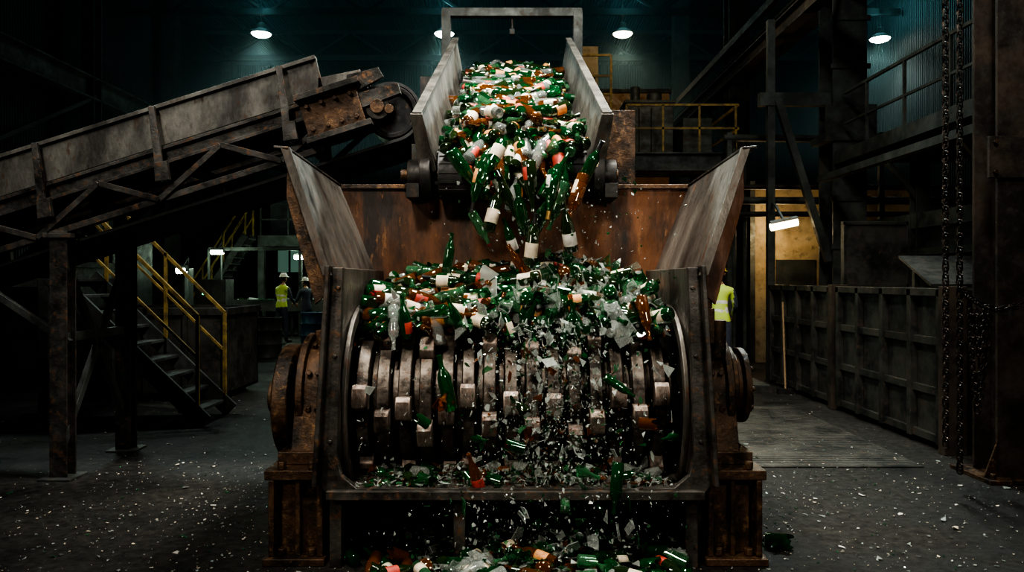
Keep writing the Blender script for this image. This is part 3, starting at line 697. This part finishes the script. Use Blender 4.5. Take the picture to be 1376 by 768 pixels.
def broken_base(keep='bottom', seed=0):
    rr = random.Random(seed); seg = 14; vs = []; fs = []; tag = []
    prof = [(.030, 0), (.043, .008), (.043, .05), (.043, .09)] if keep == 'bottom' else [(.012, .0), (.016, .002), (.015, .05), (.018, .075), (.036, .11), (.043, .13)]
    jag = [rr.uniform(0, .06) for _ in range(seg)]
    P = len(prof)
    for s_ in (0, 1):
        for j, (r, z) in enumerate(prof):
            for i in range(seg):
                a = 2*math.pi*i/seg; q = max(r - .005*s_, .004); zz = z + (jag[i] if j == P-1 else 0) + (.006*s_ if j == 0 else 0)
                vs.append((q*math.cos(a), q*math.sin(a), zz))
    for s_ in (0, 1):
        o = s_*P*seg
        for j in range(P-1):
            for i in range(seg):
                f = (o+j*seg+i, o+j*seg+(i+1) % seg, o+(j+1)*seg+(i+1) % seg, o+(j+1)*seg+i); fs.append(f if s_ == 0 else f[::-1]); tag.append(0)
    for i in range(seg):
        fs.append(((P-1)*seg+i, (P-1)*seg+(i+1) % seg, (2*P-1)*seg+(i+1) % seg, (2*P-1)*seg+i)); tag.append(0)
    if keep == 'bottom':
        fs.append(tuple(range(seg-1, -1, -1))); tag.append(0); fs.append(tuple(P*seg+i for i in range(seg))); tag.append(0)
    v = np.array(vs); v[:, 2] -= .06
    return v, fs, tag
BROK = [broken_base('bottom', 1), broken_base('top', 2), broken_base('bottom', 3), broken_base('top', 4)]

class Mass(MB):
    def inst(s, base, loc, axis, roll, g, lab=None, cap=None, sc=1.0):
        v, fs, tag = base
        z = Vector(axis).normalized(); t = Vector((0, 0, 1)) if abs(z.z) < .9 else Vector((1, 0, 0))
        x = t.cross(z).normalized(); x.rotate(Matrix.Rotation(roll, 3, z)); y = z.cross(x)
        m = np.array([[x.x, y.x, z.x], [x.y, y.y, z.y], [x.z, y.z, z.z]])
        w = (v*sc) @ m.T + np.array(loc)
        o = len(s.v); s.v.extend(map(tuple, w.tolist()))
        kg = s.mi(g); kl = s.mi(lab) if lab else kg; kc = s.mi(cap) if cap else kg
        for f, tg in zip(fs, tag):
            s.f.append([i+o for i in f]); s.m.append((kg, kl, kc)[tg])
    def shard(s, loc, size, mat, flat=False, thick=.004):
        n = R.choice((3, 4, 4, 5)); a0 = U(0, 6.28)
        if flat: q = Euler((U(-.25, .25), U(-.25, .25), U(0, 6.28))).to_matrix()
        else: q = Euler((U(0, 6.28), U(0, 6.28), U(0, 6.28))).to_matrix()
        bend = U(0, .35)*size; asp = U(.4, 1)
        top = []; bot = []
        for i in range(n):
            a = a0 + 2*math.pi*(i + U(-.3, .3))/n; r = size*U(.5, 1.1)
            p = Vector((r*math.cos(a), r*math.sin(a)*asp, bend*math.cos(a)**2))
            top.append(q @ (p + Vector((0, 0, thick/2))) + Vector(loc)); bot.append(q @ (p - Vector((0, 0, thick/2))) + Vector(loc))
        o = len(s.v); s.v.extend([tuple(p) for p in top+bot]); k = s.mi(mat)
        s.f.append([o+i for i in range(n)]); s.f.append([o+n+i for i in range(n-1, -1, -1)])
        for i in range(n): s.f.append([o+i, o+n+i, o+n+(i+1) % n, o+(i+1) % n])
        s.m.extend([k]*(n+2))
def rg():
    t = R.random()
    return G_green if t < .40 else G_lgreen if t < .50 else G_dark if t < .66 else G_brown if t < .83 else G_clear
def rl(p=.4):
    if R.random() > p: return None
    return R.choice([L_cream, L_cream, L_white, L_cream, L_or, L_red])
def rc():
    t = R.random(); return C_cap if t < .06 else C_gold if t < .10 else C_black if t < .25 else None
def rb(): return R.choice([0, 0, 1, 1, 2])

m = Mass()
for layer in range(4):
    for i in range(215):
        u = U(-.02, LEN - .12); w = U(-.5, .5)*(1 - .12*layer); fl = 1 - .72*(max(u, 0)/LEN)**.8
        ht = .045 + (layer*.062 + .07*(1 - (w/.55)**2)*(layer/3))*fl + U(-.012, .012)
        yaw = U(0, 6.28); ax = Vector((math.cos(yaw), 0, 0)) + D*math.sin(yaw) + NN*U(-.25, .25)
        if abs(w + .17*math.cos(yaw)) > .56: w -= math.copysign(.12, w)
        m.inst(BASES[rb()], bp(w, u, ht), ax, U(0, 6), rg(), rl(.40), rc())
for i in range(104):   # tumbling over the head pulley
    t = (i + U(0, 1))/104
    w = U(-.54, .54)*(1-.30*t)
    y = PC.y - .12 - .32*t + U(-.06, .03); z = PC.z + .34 - .36*t*t - .1*t + U(-.06, .06)
    ax = Vector((U(-.8, .8), -math.cos(t*1.3), -math.sin(t*1.4) + U(-.3, .3)))
    if R.random() < .5: ax = -ax
    m.inst(BASES[rb()], (w, y, z), ax, U(0, 6), rg(), rl(.52), rc(), 1.0)
m.finish("bottles_on_conveyor", angle=50)

m = Mass()
fall = [(-.24, 5.42, 2.34, -.25, -1, G_green, L_or, 0), (-.05, 5.48, 2.30, .5, -1, G_dark, L_white, 0), (.13, 5.38, 2.34, .08, -1, G_dark, L_red, 1), (.30, 5.42, 2.42, .6, 1, G_green, None, 0),
        (.38, 5.35, 2.06, -.2, 1, G_dark, L_white, 1), (.44, 5.38, 2.26, -.35, -1, G_brown, L_cream, 0), (.14, 5.32, 1.97, .12, 1, G_dark, L_cream, 0), (-.03, 5.5, 2.04, -.35, 1, G_green, L_white, 2),
        (.22, 5.52, 2.17, .5, 1, G_green, None, 1), (-.20, 5.5, 2.02, .55, -1, G_lgreen, None, 2), (-.42, 5.3, 1.92, .15, 1, G_green, None, 2), (.32, 5.55, 2.22, -.35, -1, G_lgreen, L_cream, 0),
        (-.33, 5.5, 2.46, .7, -1, G_green, None, 1), (.55, 5.45, 2.50, .5, 1, G_green, None, 0), (-.14, 5.36, 2.50, -.5, -1, G_green, L_cream, 1), (.02, 5.45, 1.86, -.6, 1, G_brown, None, 2),
        (.06, 5.42, 2.18, -.2, 1, G_green, None, 0), (-.12, 5.40, 2.20, .25, 1, G_dark, L_cream, 0), (.27, 5.38, 2.28, -.15, -1, G_green, L_white, 1)]
for x, y, z, tx, s_, g, l, k in fall:
    m.inst(BASES[k], (x, y, z), (tx, U(-.35, .2), s_), 3.6, g, l, rc(), 1.05)
m.inst(BASES[0], (-.40, 4.68, 1.08), (-.22, -.1, 1), 1, G_green, None, None)
m.inst(BASES[1], (-.22, 4.60, .56), (-.25, -.3, .9), 3.5, G_brown, L_red, None, .8)
m.inst(BASES[0], (.60, 4.50, .50), (-.12, -.2, -1), 1, G_green, None, None, .85)
m.inst(BASES[2], (.66, 4.6, 1.05), (.9, -.2, -.6), 1, G_green, None, None, .8)
for i in range(10):
    m.inst(BROK[i % 4], (U(-.6, .9), U(4.5, 4.7), U(.35, 1.2)), (U(-1, 1), U(-1, 1), U(-1, 1)), 0, rg(), None, None, U(.6, 1))
m.finish("falling_bottles", angle=50)

def hz(x, y):
    t = min(max((y - 4.95)/1.2, 0), 1)
    return 1.37 + .36*t**.8 + .03*math.sin(x*3.1+1) + .03*math.sin(x*7+y*5)
b = MB(); nx, ny = 60, 34; vs = []
M_cul = metal("cullet_mound", (.008, .022, .012), (.08, .10, .085), (.04, .02, .01), scale=14, metallic=0, rough=(.1, .5), bump=1.0)
for j in range(ny+1):
    for i in range(nx+1):
        x = -1.0 + 2.04*i/nx; y = 5.08 + 1.09*j/ny
        vs.append((x, y, hz(x, y) - .10 + U(-.02, .02)))
fs = [(j*(nx+1)+i, j*(nx+1)+i+1, (j+1)*(nx+1)+i+1, (j+1)*(nx+1)+i) for j in range(ny) for i in range(nx)]
b.add(vs, fs, M_cul); b.finish("glass_cullet_mound")
m = Mass()
for i in range(400):
    x = U(-.95, .98); y = 5.0 + 1.10*R.random()
    a = U(0, 6.28); ax = (math.cos(a), math.sin(a)*.8, U(-.4, .45))
    z = hz(x, y) + U(-.05, .08)
    x = max(-.86, min(.88, x))
    m.inst(BASES[rb()], (x, y, z), ax, U(0, 6), rg(), rl(.40), rc())
for i in range(46):   # whole bottles lying on the top and front of the heap
    x = U(-.84, .84); y = U(4.92, 5.9); a = U(-.9, .9)
    m.inst(BASES[R.choice((0, 1))], (x, y, hz(x, y) + U(.07, .12)), (math.cos(a)*R.choice((-1, 1)), -.5*math.sin(a), U(-.35, .35)), U(0, 6), R.choice([G_green, G_green, G_dark, G_lgreen, G_brown]), rl(.5), rc())
for i in range(14):
    m.inst(BASES[rb()], (U(-.9, .9), U(4.90, 5.0), U(1.37, 1.47)), (U(-.6, .6), U(-.5, 0), -1 if R.random() < .5 else 1), 0, rg(), rl(.4), None, .85)
for i in range(80):
    x = U(-.9, .95); y = U(4.95, 6.0)
    m.inst(BROK[i % 4], (x, y, hz(x, y)+U(.02, .10)), (U(-1, 1), U(-1.3, .3), U(-.6, 1)), 0, rg(), None, None, U(.9, 1.15))
for i in range(950):
    x = R.gauss(.50, .23) if R.random() < .90 else U(-.95, .98)
    if not -.97 < x < 1.0: continue
    y = 4.92 + 1.2*R.random()**1.4
    m.shard((x, y, hz(x, y) + U(-.02, .15)), U(.015, .07)*(1 if R.random() < .82 else 1.8), R.choice([G_clear, G_clear, G_frost, G_clear, G_green, G_lgreen]), thick=.005)
m.finish("bottle_heap", angle=50)

m = Mass()
for i in range(2400):
    x = R.gauss(.24, .23) if R.random() < .85 else U(-.95, .98)
    if not -.98 < x < 1.0: continue
    z = U(.48, 1.45); sz = .004 + .024*R.random()**3 + (.035 if R.random() < .05 else 0)
    m.shard((x, U(4.58, 4.76), z), sz, R.choice([G_frost, G_frost, G_clear, G_clear, G_clear, G_lgreen, G_green, G_frost, G_brown]), thick=.003)
for i in range(460):
    x = R.gauss(.25, .42)
    if not -1.0 < x < 1.05: continue
    m.shard((x, U(4.35, 4.56), U(.1, .5)), .004 + .022*R.random()**2.5, R.choice([G_frost, G_clear, G_green, G_lgreen, G_frost]), thick=.003)
for i in range(320):
    m.shard((R.gauss(.35, .38), U(4.9, 5.8), U(1.7, 2.35)), .003 + .02*R.random()**3, R.choice([G_frost, G_clear, G_green]), thick=.003)
for i in range(22):
    m.shard((U(-.3, .8), U(4.35, 4.6), U(.15, .5)), U(.05, .085), R.choice([G_clear, G_green, G_lgreen, G_clear]), thick=.005)
m.finish("falling_glass_shards", angle=50)

m = Mass()
for i in range(1500):
    x = U(-.93, .97); y = U(4.60, 5.35); h = .05*(1-abs(x)/1.2) + .02
    m.shard((x, y, .46 + U(0, h)), .008 + .04*R.random()**2, R.choice([G_frost, G_clear, G_clear, G_lgreen, G_green, G_brown]), flat=R.random() < .6, thick=.004)
for i in range(26):
    m.inst(BROK[i % 4], (U(-.88, .9), U(4.64, 5.1), .50), (U(-1, 1), U(-1, 1), U(-.3, .3)), 0, rg(), None, None, U(.7, 1))
m.finish("trough_glass_debris", angle=50)

m = Mass()
for i in range(1700):
    x = R.gauss(.15, .5); y = U(4.1, 5.6)
    if not -1.05 < x < 1.07: continue
    h = .12*math.exp(-((x-.15)/.6)**2)
    m.shard((x, y, .01 + U(0, h)), .01 + .05*R.random()**2, R.choice([G_frost, G_clear, G_clear, G_lgreen, G_green, G_brown, G_dark]), flat=R.random() < .5)
for i in range(60):
    x = R.gauss(.15, .5); x = max(-.95, min(.98, x)); h = .10*math.exp(-((x-.15)/.6)**2)
    m.inst(BROK[i % 4], (x, U(4.2, 4.7), .045 + U(0, h)), (U(-1, 1), U(-1, 1), U(-.3, .4)), 0, rg(), None, None, U(.8, 1.1))
for i in range(24):
    x = U(-.85, .9); h = .08*math.exp(-((x-.15)/.6)**2)
    m.inst(BASES[rb()], (x, U(4.25, 4.65), .05 + U(0, h)), (U(-1, 1), U(-1, 1), U(-.1, .2)), 0, rg(), rl(.35), None, .85)
m.inst(BROK[0], (1.68, 4.95, .04), (.8, -.5, .1), 0, G_green, None, None, 1.2)
for i in range(8): m.shard((1.6+U(-.1, .15), 4.95+U(-.1, .1), .02+U(0, .04)), U(.03, .06), G_green)
m.finish("ground_glass_pile", angle=50)

m = Mass()
for i in range(7000):
    if R.random() < .75: x = R.gauss(0, 2.5); y = R.gauss(5.5, 1.4)
    else: x = U(-7, 6); y = U(4, 15)
    if y < 3.5 or y > 16 or abs(x) > 8: continue
    if -1.55 < x < 1.6 and 4.6 < y < 6.3: continue
    if x > 4.1 and y > 7.5 or (3.9 < x < 4.6 and 6.4 < y < 7.1): continue
    z = .018 if (2.0 < x < 3.72 and 7.05 < y < 10.4) else .003
    m.shard((x, y, z+.003), .004 + .014*R.random()**3 + (.024 if R.random() < .016 else 0), R.choice([G_frost, L_white, G_frost, L_cream, G_lgreen, G_clear]), flat=True, thick=.004)
m.finish("scattered_glass_fragments", angle=50)

# ------------------------------------------------------------------ PEOPLE
def skin_mesh(verts, edges, rad, root=0, sub=2):
    me = bpy.data.meshes.new("t"); me.from_pydata(verts, edges, []); me.update()
    ob = bpy.data.objects.new("t", me); bpy.context.scene.collection.objects.link(ob)
    md = ob.modifiers.new("s", 'SKIN'); md.use_smooth_shade = True
    if not me.skin_vertices: me.skin_vertices.new()
    for i, r in enumerate(rad):
        me.skin_vertices[0].data[i].radius = r if isinstance(r, tuple) else (r, r)
    me.skin_vertices[0].data[root].use_root = True
    sd = ob.modifiers.new("u", 'SUBSURF'); sd.levels = sub; sd.render_levels = sub
    dg = bpy.context.evaluated_depsgraph_get(); dg.update()
    out = bpy.data.meshes.new_from_object(ob.evaluated_get(dg)); bpy.data.objects.remove(ob)
    return out
def put(me, name, parent):
    ob = bpy.data.objects.new(name, me); bpy.context.scene.collection.objects.link(ob); ob.parent = parent
    me.polygons.foreach_set("use_smooth", [True]*len(me.polygons)); return ob
def worker(loc, yaw, vest=True, hat=M_hat_w, lean=0., arm=(.0, .0), sc=1.0, stride=.04):
    e = empty("worker", loc); e.rotation_euler = (0, 0, yaw); e.scale = (sc,)*3
    l = lean
    V = [(0,0,.97),(0,-l*.3,1.10),(0,-l*.7,1.27),(0,-l,1.40),(0,-l*1.1,1.50),(0,-l*1.2-.01,1.57)]
    Rr = [(.15,.11),(.135,.105),(.165,.115),(.14,.095),.06,.055]; E = [(0,1),(1,2),(2,3),(3,4),(4,5)]
    hands = []
    for k, s_ in enumerate((-1, 1)):
        o = len(V); a = arm[k]
        V += [(s_*.19,-l,1.41), (s_*.25,-l+.02-a*.12,1.15), (s_*(.25-a*.06),-l-.07-a*.22,.93+a*.18), (s_*(.25-a*.07),-l-.11-a*.26,.86+a*.19)]
        Rr += [.07,.048,.033,(.036,.02)]; E += [(3,o),(o,o+1),(o+1,o+2),(o+2,o+3)]; hands.append((s_, V[-1], V[-2]))
        o = len(V); st = stride*s_
        V += [(s_*.10,0,.90),(s_*.115,-.02+st,.50),(s_*.12,.03+st*2,.11),(s_*.125,.02+st*2,.045),(s_*.14,-.15+st*2,.035)]
        Rr += [.10,.062,.045,.045,.035]; E += [(0,o),(o,o+1),(o+1,o+2),(o+2,o+3),(o+3,o+4)]
    me = skin_mesh(V, E, Rr)
    for mt in (M_cloth, M_vis if vest else M_cloth, M_tape, M_boot, M_skin): me.materials.append(mt)
    for p in me.polygons:
        z = p.center.z; x = abs(p.center.x)
        i = 0
        if z < .14: i = 3
        elif z > 1.505: i = 4
        elif x < .215 and z > .93: i = 1
        if i == 1 and vest and (1.08 < z < 1.13 or 1.22 < z < 1.26): i = 2
        if x > .17 and any((p.center - Vector(h[1])).length < .06 for h in hands): i = 4
        p.material_index = i
    put(me, "body", e)
    bm = bmesh.new(); bmesh.ops.create_uvsphere(bm, u_segments=24, v_segments=18, radius=1)
    hc = Vector((0, -l*1.25-.02, 1.665))
    for v in bm.verts:
        x, y, z = v.co; w = 1 - .28*max(0, -z)**1.5
        px, py, pz = x*.075*w, y*.095*(1 - .12*max(0, -z)), z*.118
        if y < -.8 and abs(x) < .22 and -.45 < z < .12: py -= .022*(1-abs(x)/.22)*(1 - abs(z+.25)/.4)
        if y < -.7 and .1 < z < .3 and .2 < abs(x) < .6: py += .008
        if y < -.4 and z < -.75: py -= .012
        v.co = Vector((px, py, pz)) + hc
    hm = bpy.data.meshes.new("head"); bm.to_mesh(hm); bm.free(); hm.materials.append(M_skin); hm.materials.append(M_hair)
    for p in hm.polygons:
        d = p.center - hc
        if d.y > .0 and d.z > -.05 or d.z > .06: p.material_index = 1
    put(hm, "head", e)
    b = MB()
    for s_ in (-1, 1):
        b.cyl(hc + Vector((s_*.03, -.092, .012)), hc + Vector((s_*.03, -.083, .012)), .011, M_eye, 8)
        b.lathe(hc + Vector((s_*.076, .005, 0)), [(.0, s_*.012), (.014, s_*.012), (.024, 0), (.02, -s_*.01)], M_skin, 10, 'X')
    b.beam(hc + Vector((-.022, -.088, -.06)), hc + Vector((.022, -.088, -.06)), .006, .008, M_lip)
    b.finish("face_features", e)
    b = MB(); b.lathe(hc + Vector((0, .005, .045)), [(.128, 0), (.125, .008), (.103, .012), (.098, .05), (.08, .085), (.045, .108), (0, .115)], hat, 24)
    b.beam(hc + Vector((0, -.12, .05)), hc + Vector((0, -.165, .042)), .12, .008, hat); b.beam(hc + Vector((0, -.08, .145)), hc + Vector((0, .09, .145)), .02, .03, hat)
    b.finish("hard_hat", e)
    for s_, h, wv in hands:
        h = Vector(h); d = (h - Vector(wv)).normalized(); side = Vector((0, 1, 0)) - d*d.y; side.normalize(); inw = Vector((-s_, 0, 0))
        V = []; E = []; Q = []
        for k, (off, ln) in enumerate(((-.027, .062), (-.009, .075), (.009, .07), (.026, .055))):
            o = len(V); p = h + side*off
            V += [p, p + d*(.035+ln*.4), p + d*(.03+ln*.8) + inw*.015, p + d*(.02+ln) + inw*.035]; Q += [.010, .009, .008, .0065]; E += [(o, o+1), (o+1, o+2), (o+2, o+3)]
            if k: E.append((o-4, o))
        o = len(V); p = h - d*.02 - side*.025
        V += [p - side*.015, p - side*.035 + d*.03 + inw*.01, p - side*.035 + d*.055 + inw*.02]; Q += [.011, .009, .008]; E += [(o, o+1), (o+1, o+2), (0, o)]
        hm = skin_mesh([tuple(v) for v in V], E, Q, 0, 1); hm.materials.append(M_skin)
        put(hm, "hand", e)
worker((-6.2, 21.0, 0), 2.6, True, M_hat_w, .05, (.6, .3), 1.03)
worker((-5.68, 21.6, 0), -2.2, False, M_hat_w, .03, (.8, .9), .97)
b = MB(); b.box(2.6, 3.9, 11.7, 12.8, 0, .10, M_skip); b.box(2.62, 3.88, 11.72, 12.78, .10, .115, M_beam); b.finish("work_platform", bevel=.004)
worker((3.24, 12.2, .115), 2.9, True, M_hat_y, .06, (.7, .8), 1.0)

# ------------------------------------------------------------------ LIGHTS
def aim(o, t):
    d = Vector(t) - o.location; o.rotation_euler = d.to_track_quat('-Z', 'Y').to_euler()
def area(name, loc, tgt, sx, sy, e, col, spread=180):
    l = bpy.data.lights.new(name, 'AREA'); l.shape = 'RECTANGLE'; l.size = sx; l.size_y = sy; l.energy = e; l.color = col; l.spread = math.radians(spread)
    o = bpy.data.objects.new(name, l); o.location = loc; bpy.context.scene.collection.objects.link(o); aim(o, tgt); return o
def point(name, loc, e, col, r=.15):
    l = bpy.data.lights.new(name, 'POINT'); l.energy = e; l.color = col; l.shadow_soft_size = r
    o = bpy.data.objects.new(name, l); o.location = loc; bpy.context.scene.collection.objects.link(o); return o
def spot(name, loc, tgt, e, col, ang=80, r=.3, blend=.8):
    l = bpy.data.lights.new(name, 'SPOT'); l.energy = e; l.color = col; l.shadow_soft_size = r; l.spot_size = math.radians(ang); l.spot_blend = blend
    o = bpy.data.objects.new(name, l); o.location = loc; bpy.context.scene.collection.objects.link(o); aim(o, tgt); return o
spot("added_key", (-1.4, 1.6, 5.6), (.1, 5.3, 1.35), 1200, (1.0, .92, .79), 54, .3)  # unseen key light added above the camera side, aimed at the crusher
spot("fill_front", (2.0, .6, 3.0), (.1, 5.2, .9), 270, (1.0, .93, .82), 70, .3)  # added frontal fill for the rotor, no fixture behind it
spot("fill_low_left", (-2.9, 1.4, 2.4), (-1.0, 5.2, .8), 140, (1.0, .88, .72), 56, .3)  # added low fill to bring out the left bearing and pedestal
area("fill_belt", (.4, 5.3, 7.6), (0, 7.0, 3.0), 1.0, .7, 330, (1.0, .98, .90), 90)  # added light above the frame for the bottles on the feed belt
area("rim_back_left", (-5.5, 10.5, 7.0), (-2.2, 6.4, 2.2), 1.0, .6, 190, (.82, .98, .94), 110)  # added cool rim light from behind, left side
area("rim_back_right", (4.0, 11.5, 7.5), (1.0, 5.5, 1.2), 1.0, .6, 210, (.84, .98, .94), 110)  # matching added rim light from behind, right side
spot("fill_conveyor", (-4.5, 2.2, 6.0), (-2.6, 6.7, 2.7), 430, (1.0, .96, .88), 60, .3)  # unseen spot added to brighten the inclined conveyor
area("fill_floor_left", (-5.0, 3.5, 6.5), (-4.0, 7.0, 0), .8, .8, 55, (.96, .97, .92), 120)  # added fill so the left floor and its flecks show
area("fill_right", (2.6, 4.0, 6.5), (4.6, 8.5, 1.2), .8, .8, 115, (.98, .95, .86), 130)  # added fill to lift the column and skips on the right
spot("fill_bay", (2.5, 8.0, 7.8), (5.6, 13.0, 3.6), 520, (.90, .98, .92), 75, .3)  # added spot to brighten the dark steelwork of the right bay
for l in lamps:
    spot("high_bay_light", (l[0], l[1], l[2]-.15), (l[0]*.9, l[1]-1, 0), 440, (1, .90, .70) if l[3] else (.84, 1, .92), 130)
    point("roof_glow_fill", (l[0], l[1], l[2]+.9), 95, (.28, .75, .82), .5)  # added teal point above each lamp, gives the roof its glow
point("bulkhead_light", (3.8, 10.85, 2.3), 20, (1, .78, .48)); point("office_light", (5.1, 15.2, 2.6), 70, (1, .75, .42), .2)
point("mezzanine_fill", (2.6, 13.8, 6.8), 95, (1, .85, .6), .3)  # added fill in front of the railing to brighten it, not a fitted lamp
for x, y, z, e in ((-8.6, 22.5, 2.3, 70), (-5.0, 22.3, 2.4, 70), (-6.7, 24.3, 2.4, 80), (-7.3, 17.2, 1.8, 28)): point("work_light", (x, y, z), e, (.72, 1, .74))
spot("worker_fill", (-6.0, 17.5, 5.5), (-6.2, 20.8, 1), 260, (1, .95, .75), 60)  # added spot to brighten the two far workers
spot("worker_fill", (3.2, 10.2, 5.5), (3.2, 12.2, 1), 24, (1, 1, .85), 50)  # weak added spot on the worker at right, no lamp there

w = bpy.data.worlds.new("World"); bpy.context.scene.world = w; w.use_nodes = True
w.node_tree.nodes["Background"].inputs[0].default_value = (.10, .20, .20, 1); w.node_tree.nodes["Background"].inputs[1].default_value = .03
# thin dust haze hanging under the roof around the lamps
hm, nt, pb = newmat("dust_haze"); nt.nodes.remove(pb)
vs_ = nt.nodes.new("ShaderNodeVolumeScatter"); vs_.inputs["Color"].default_value = (.55, .85, .90, 1); vs_.inputs["Density"].default_value = .016; vs_.inputs["Anisotropy"].default_value = .3
nt.links.new(vs_.outputs[0], nt.nodes["Material Output"].inputs["Volume"])
b = MB(); b.box(-10.9, 11.95, 18.1, 33.85, 5.0, 10.98, hm); b.finish("dust_haze")

cam = bpy.data.cameras.new("Camera"); cam.sensor_width = 36; cam.lens = 1050/1376*36; cam.shift_y = -9/1376
co = bpy.data.objects.new("Camera", cam); co.location = (0, 0, 1.7); co.rotation_euler = (math.pi/2, 0, 0)
bpy.context.scene.collection.objects.link(co); bpy.context.scene.camera = co
try:
    bpy.context.scene.view_settings.view_transform = 'AgX'
    bpy.context.scene.view_settings.look = 'AgX - High Contrast'
except Exception as ex: print(ex)
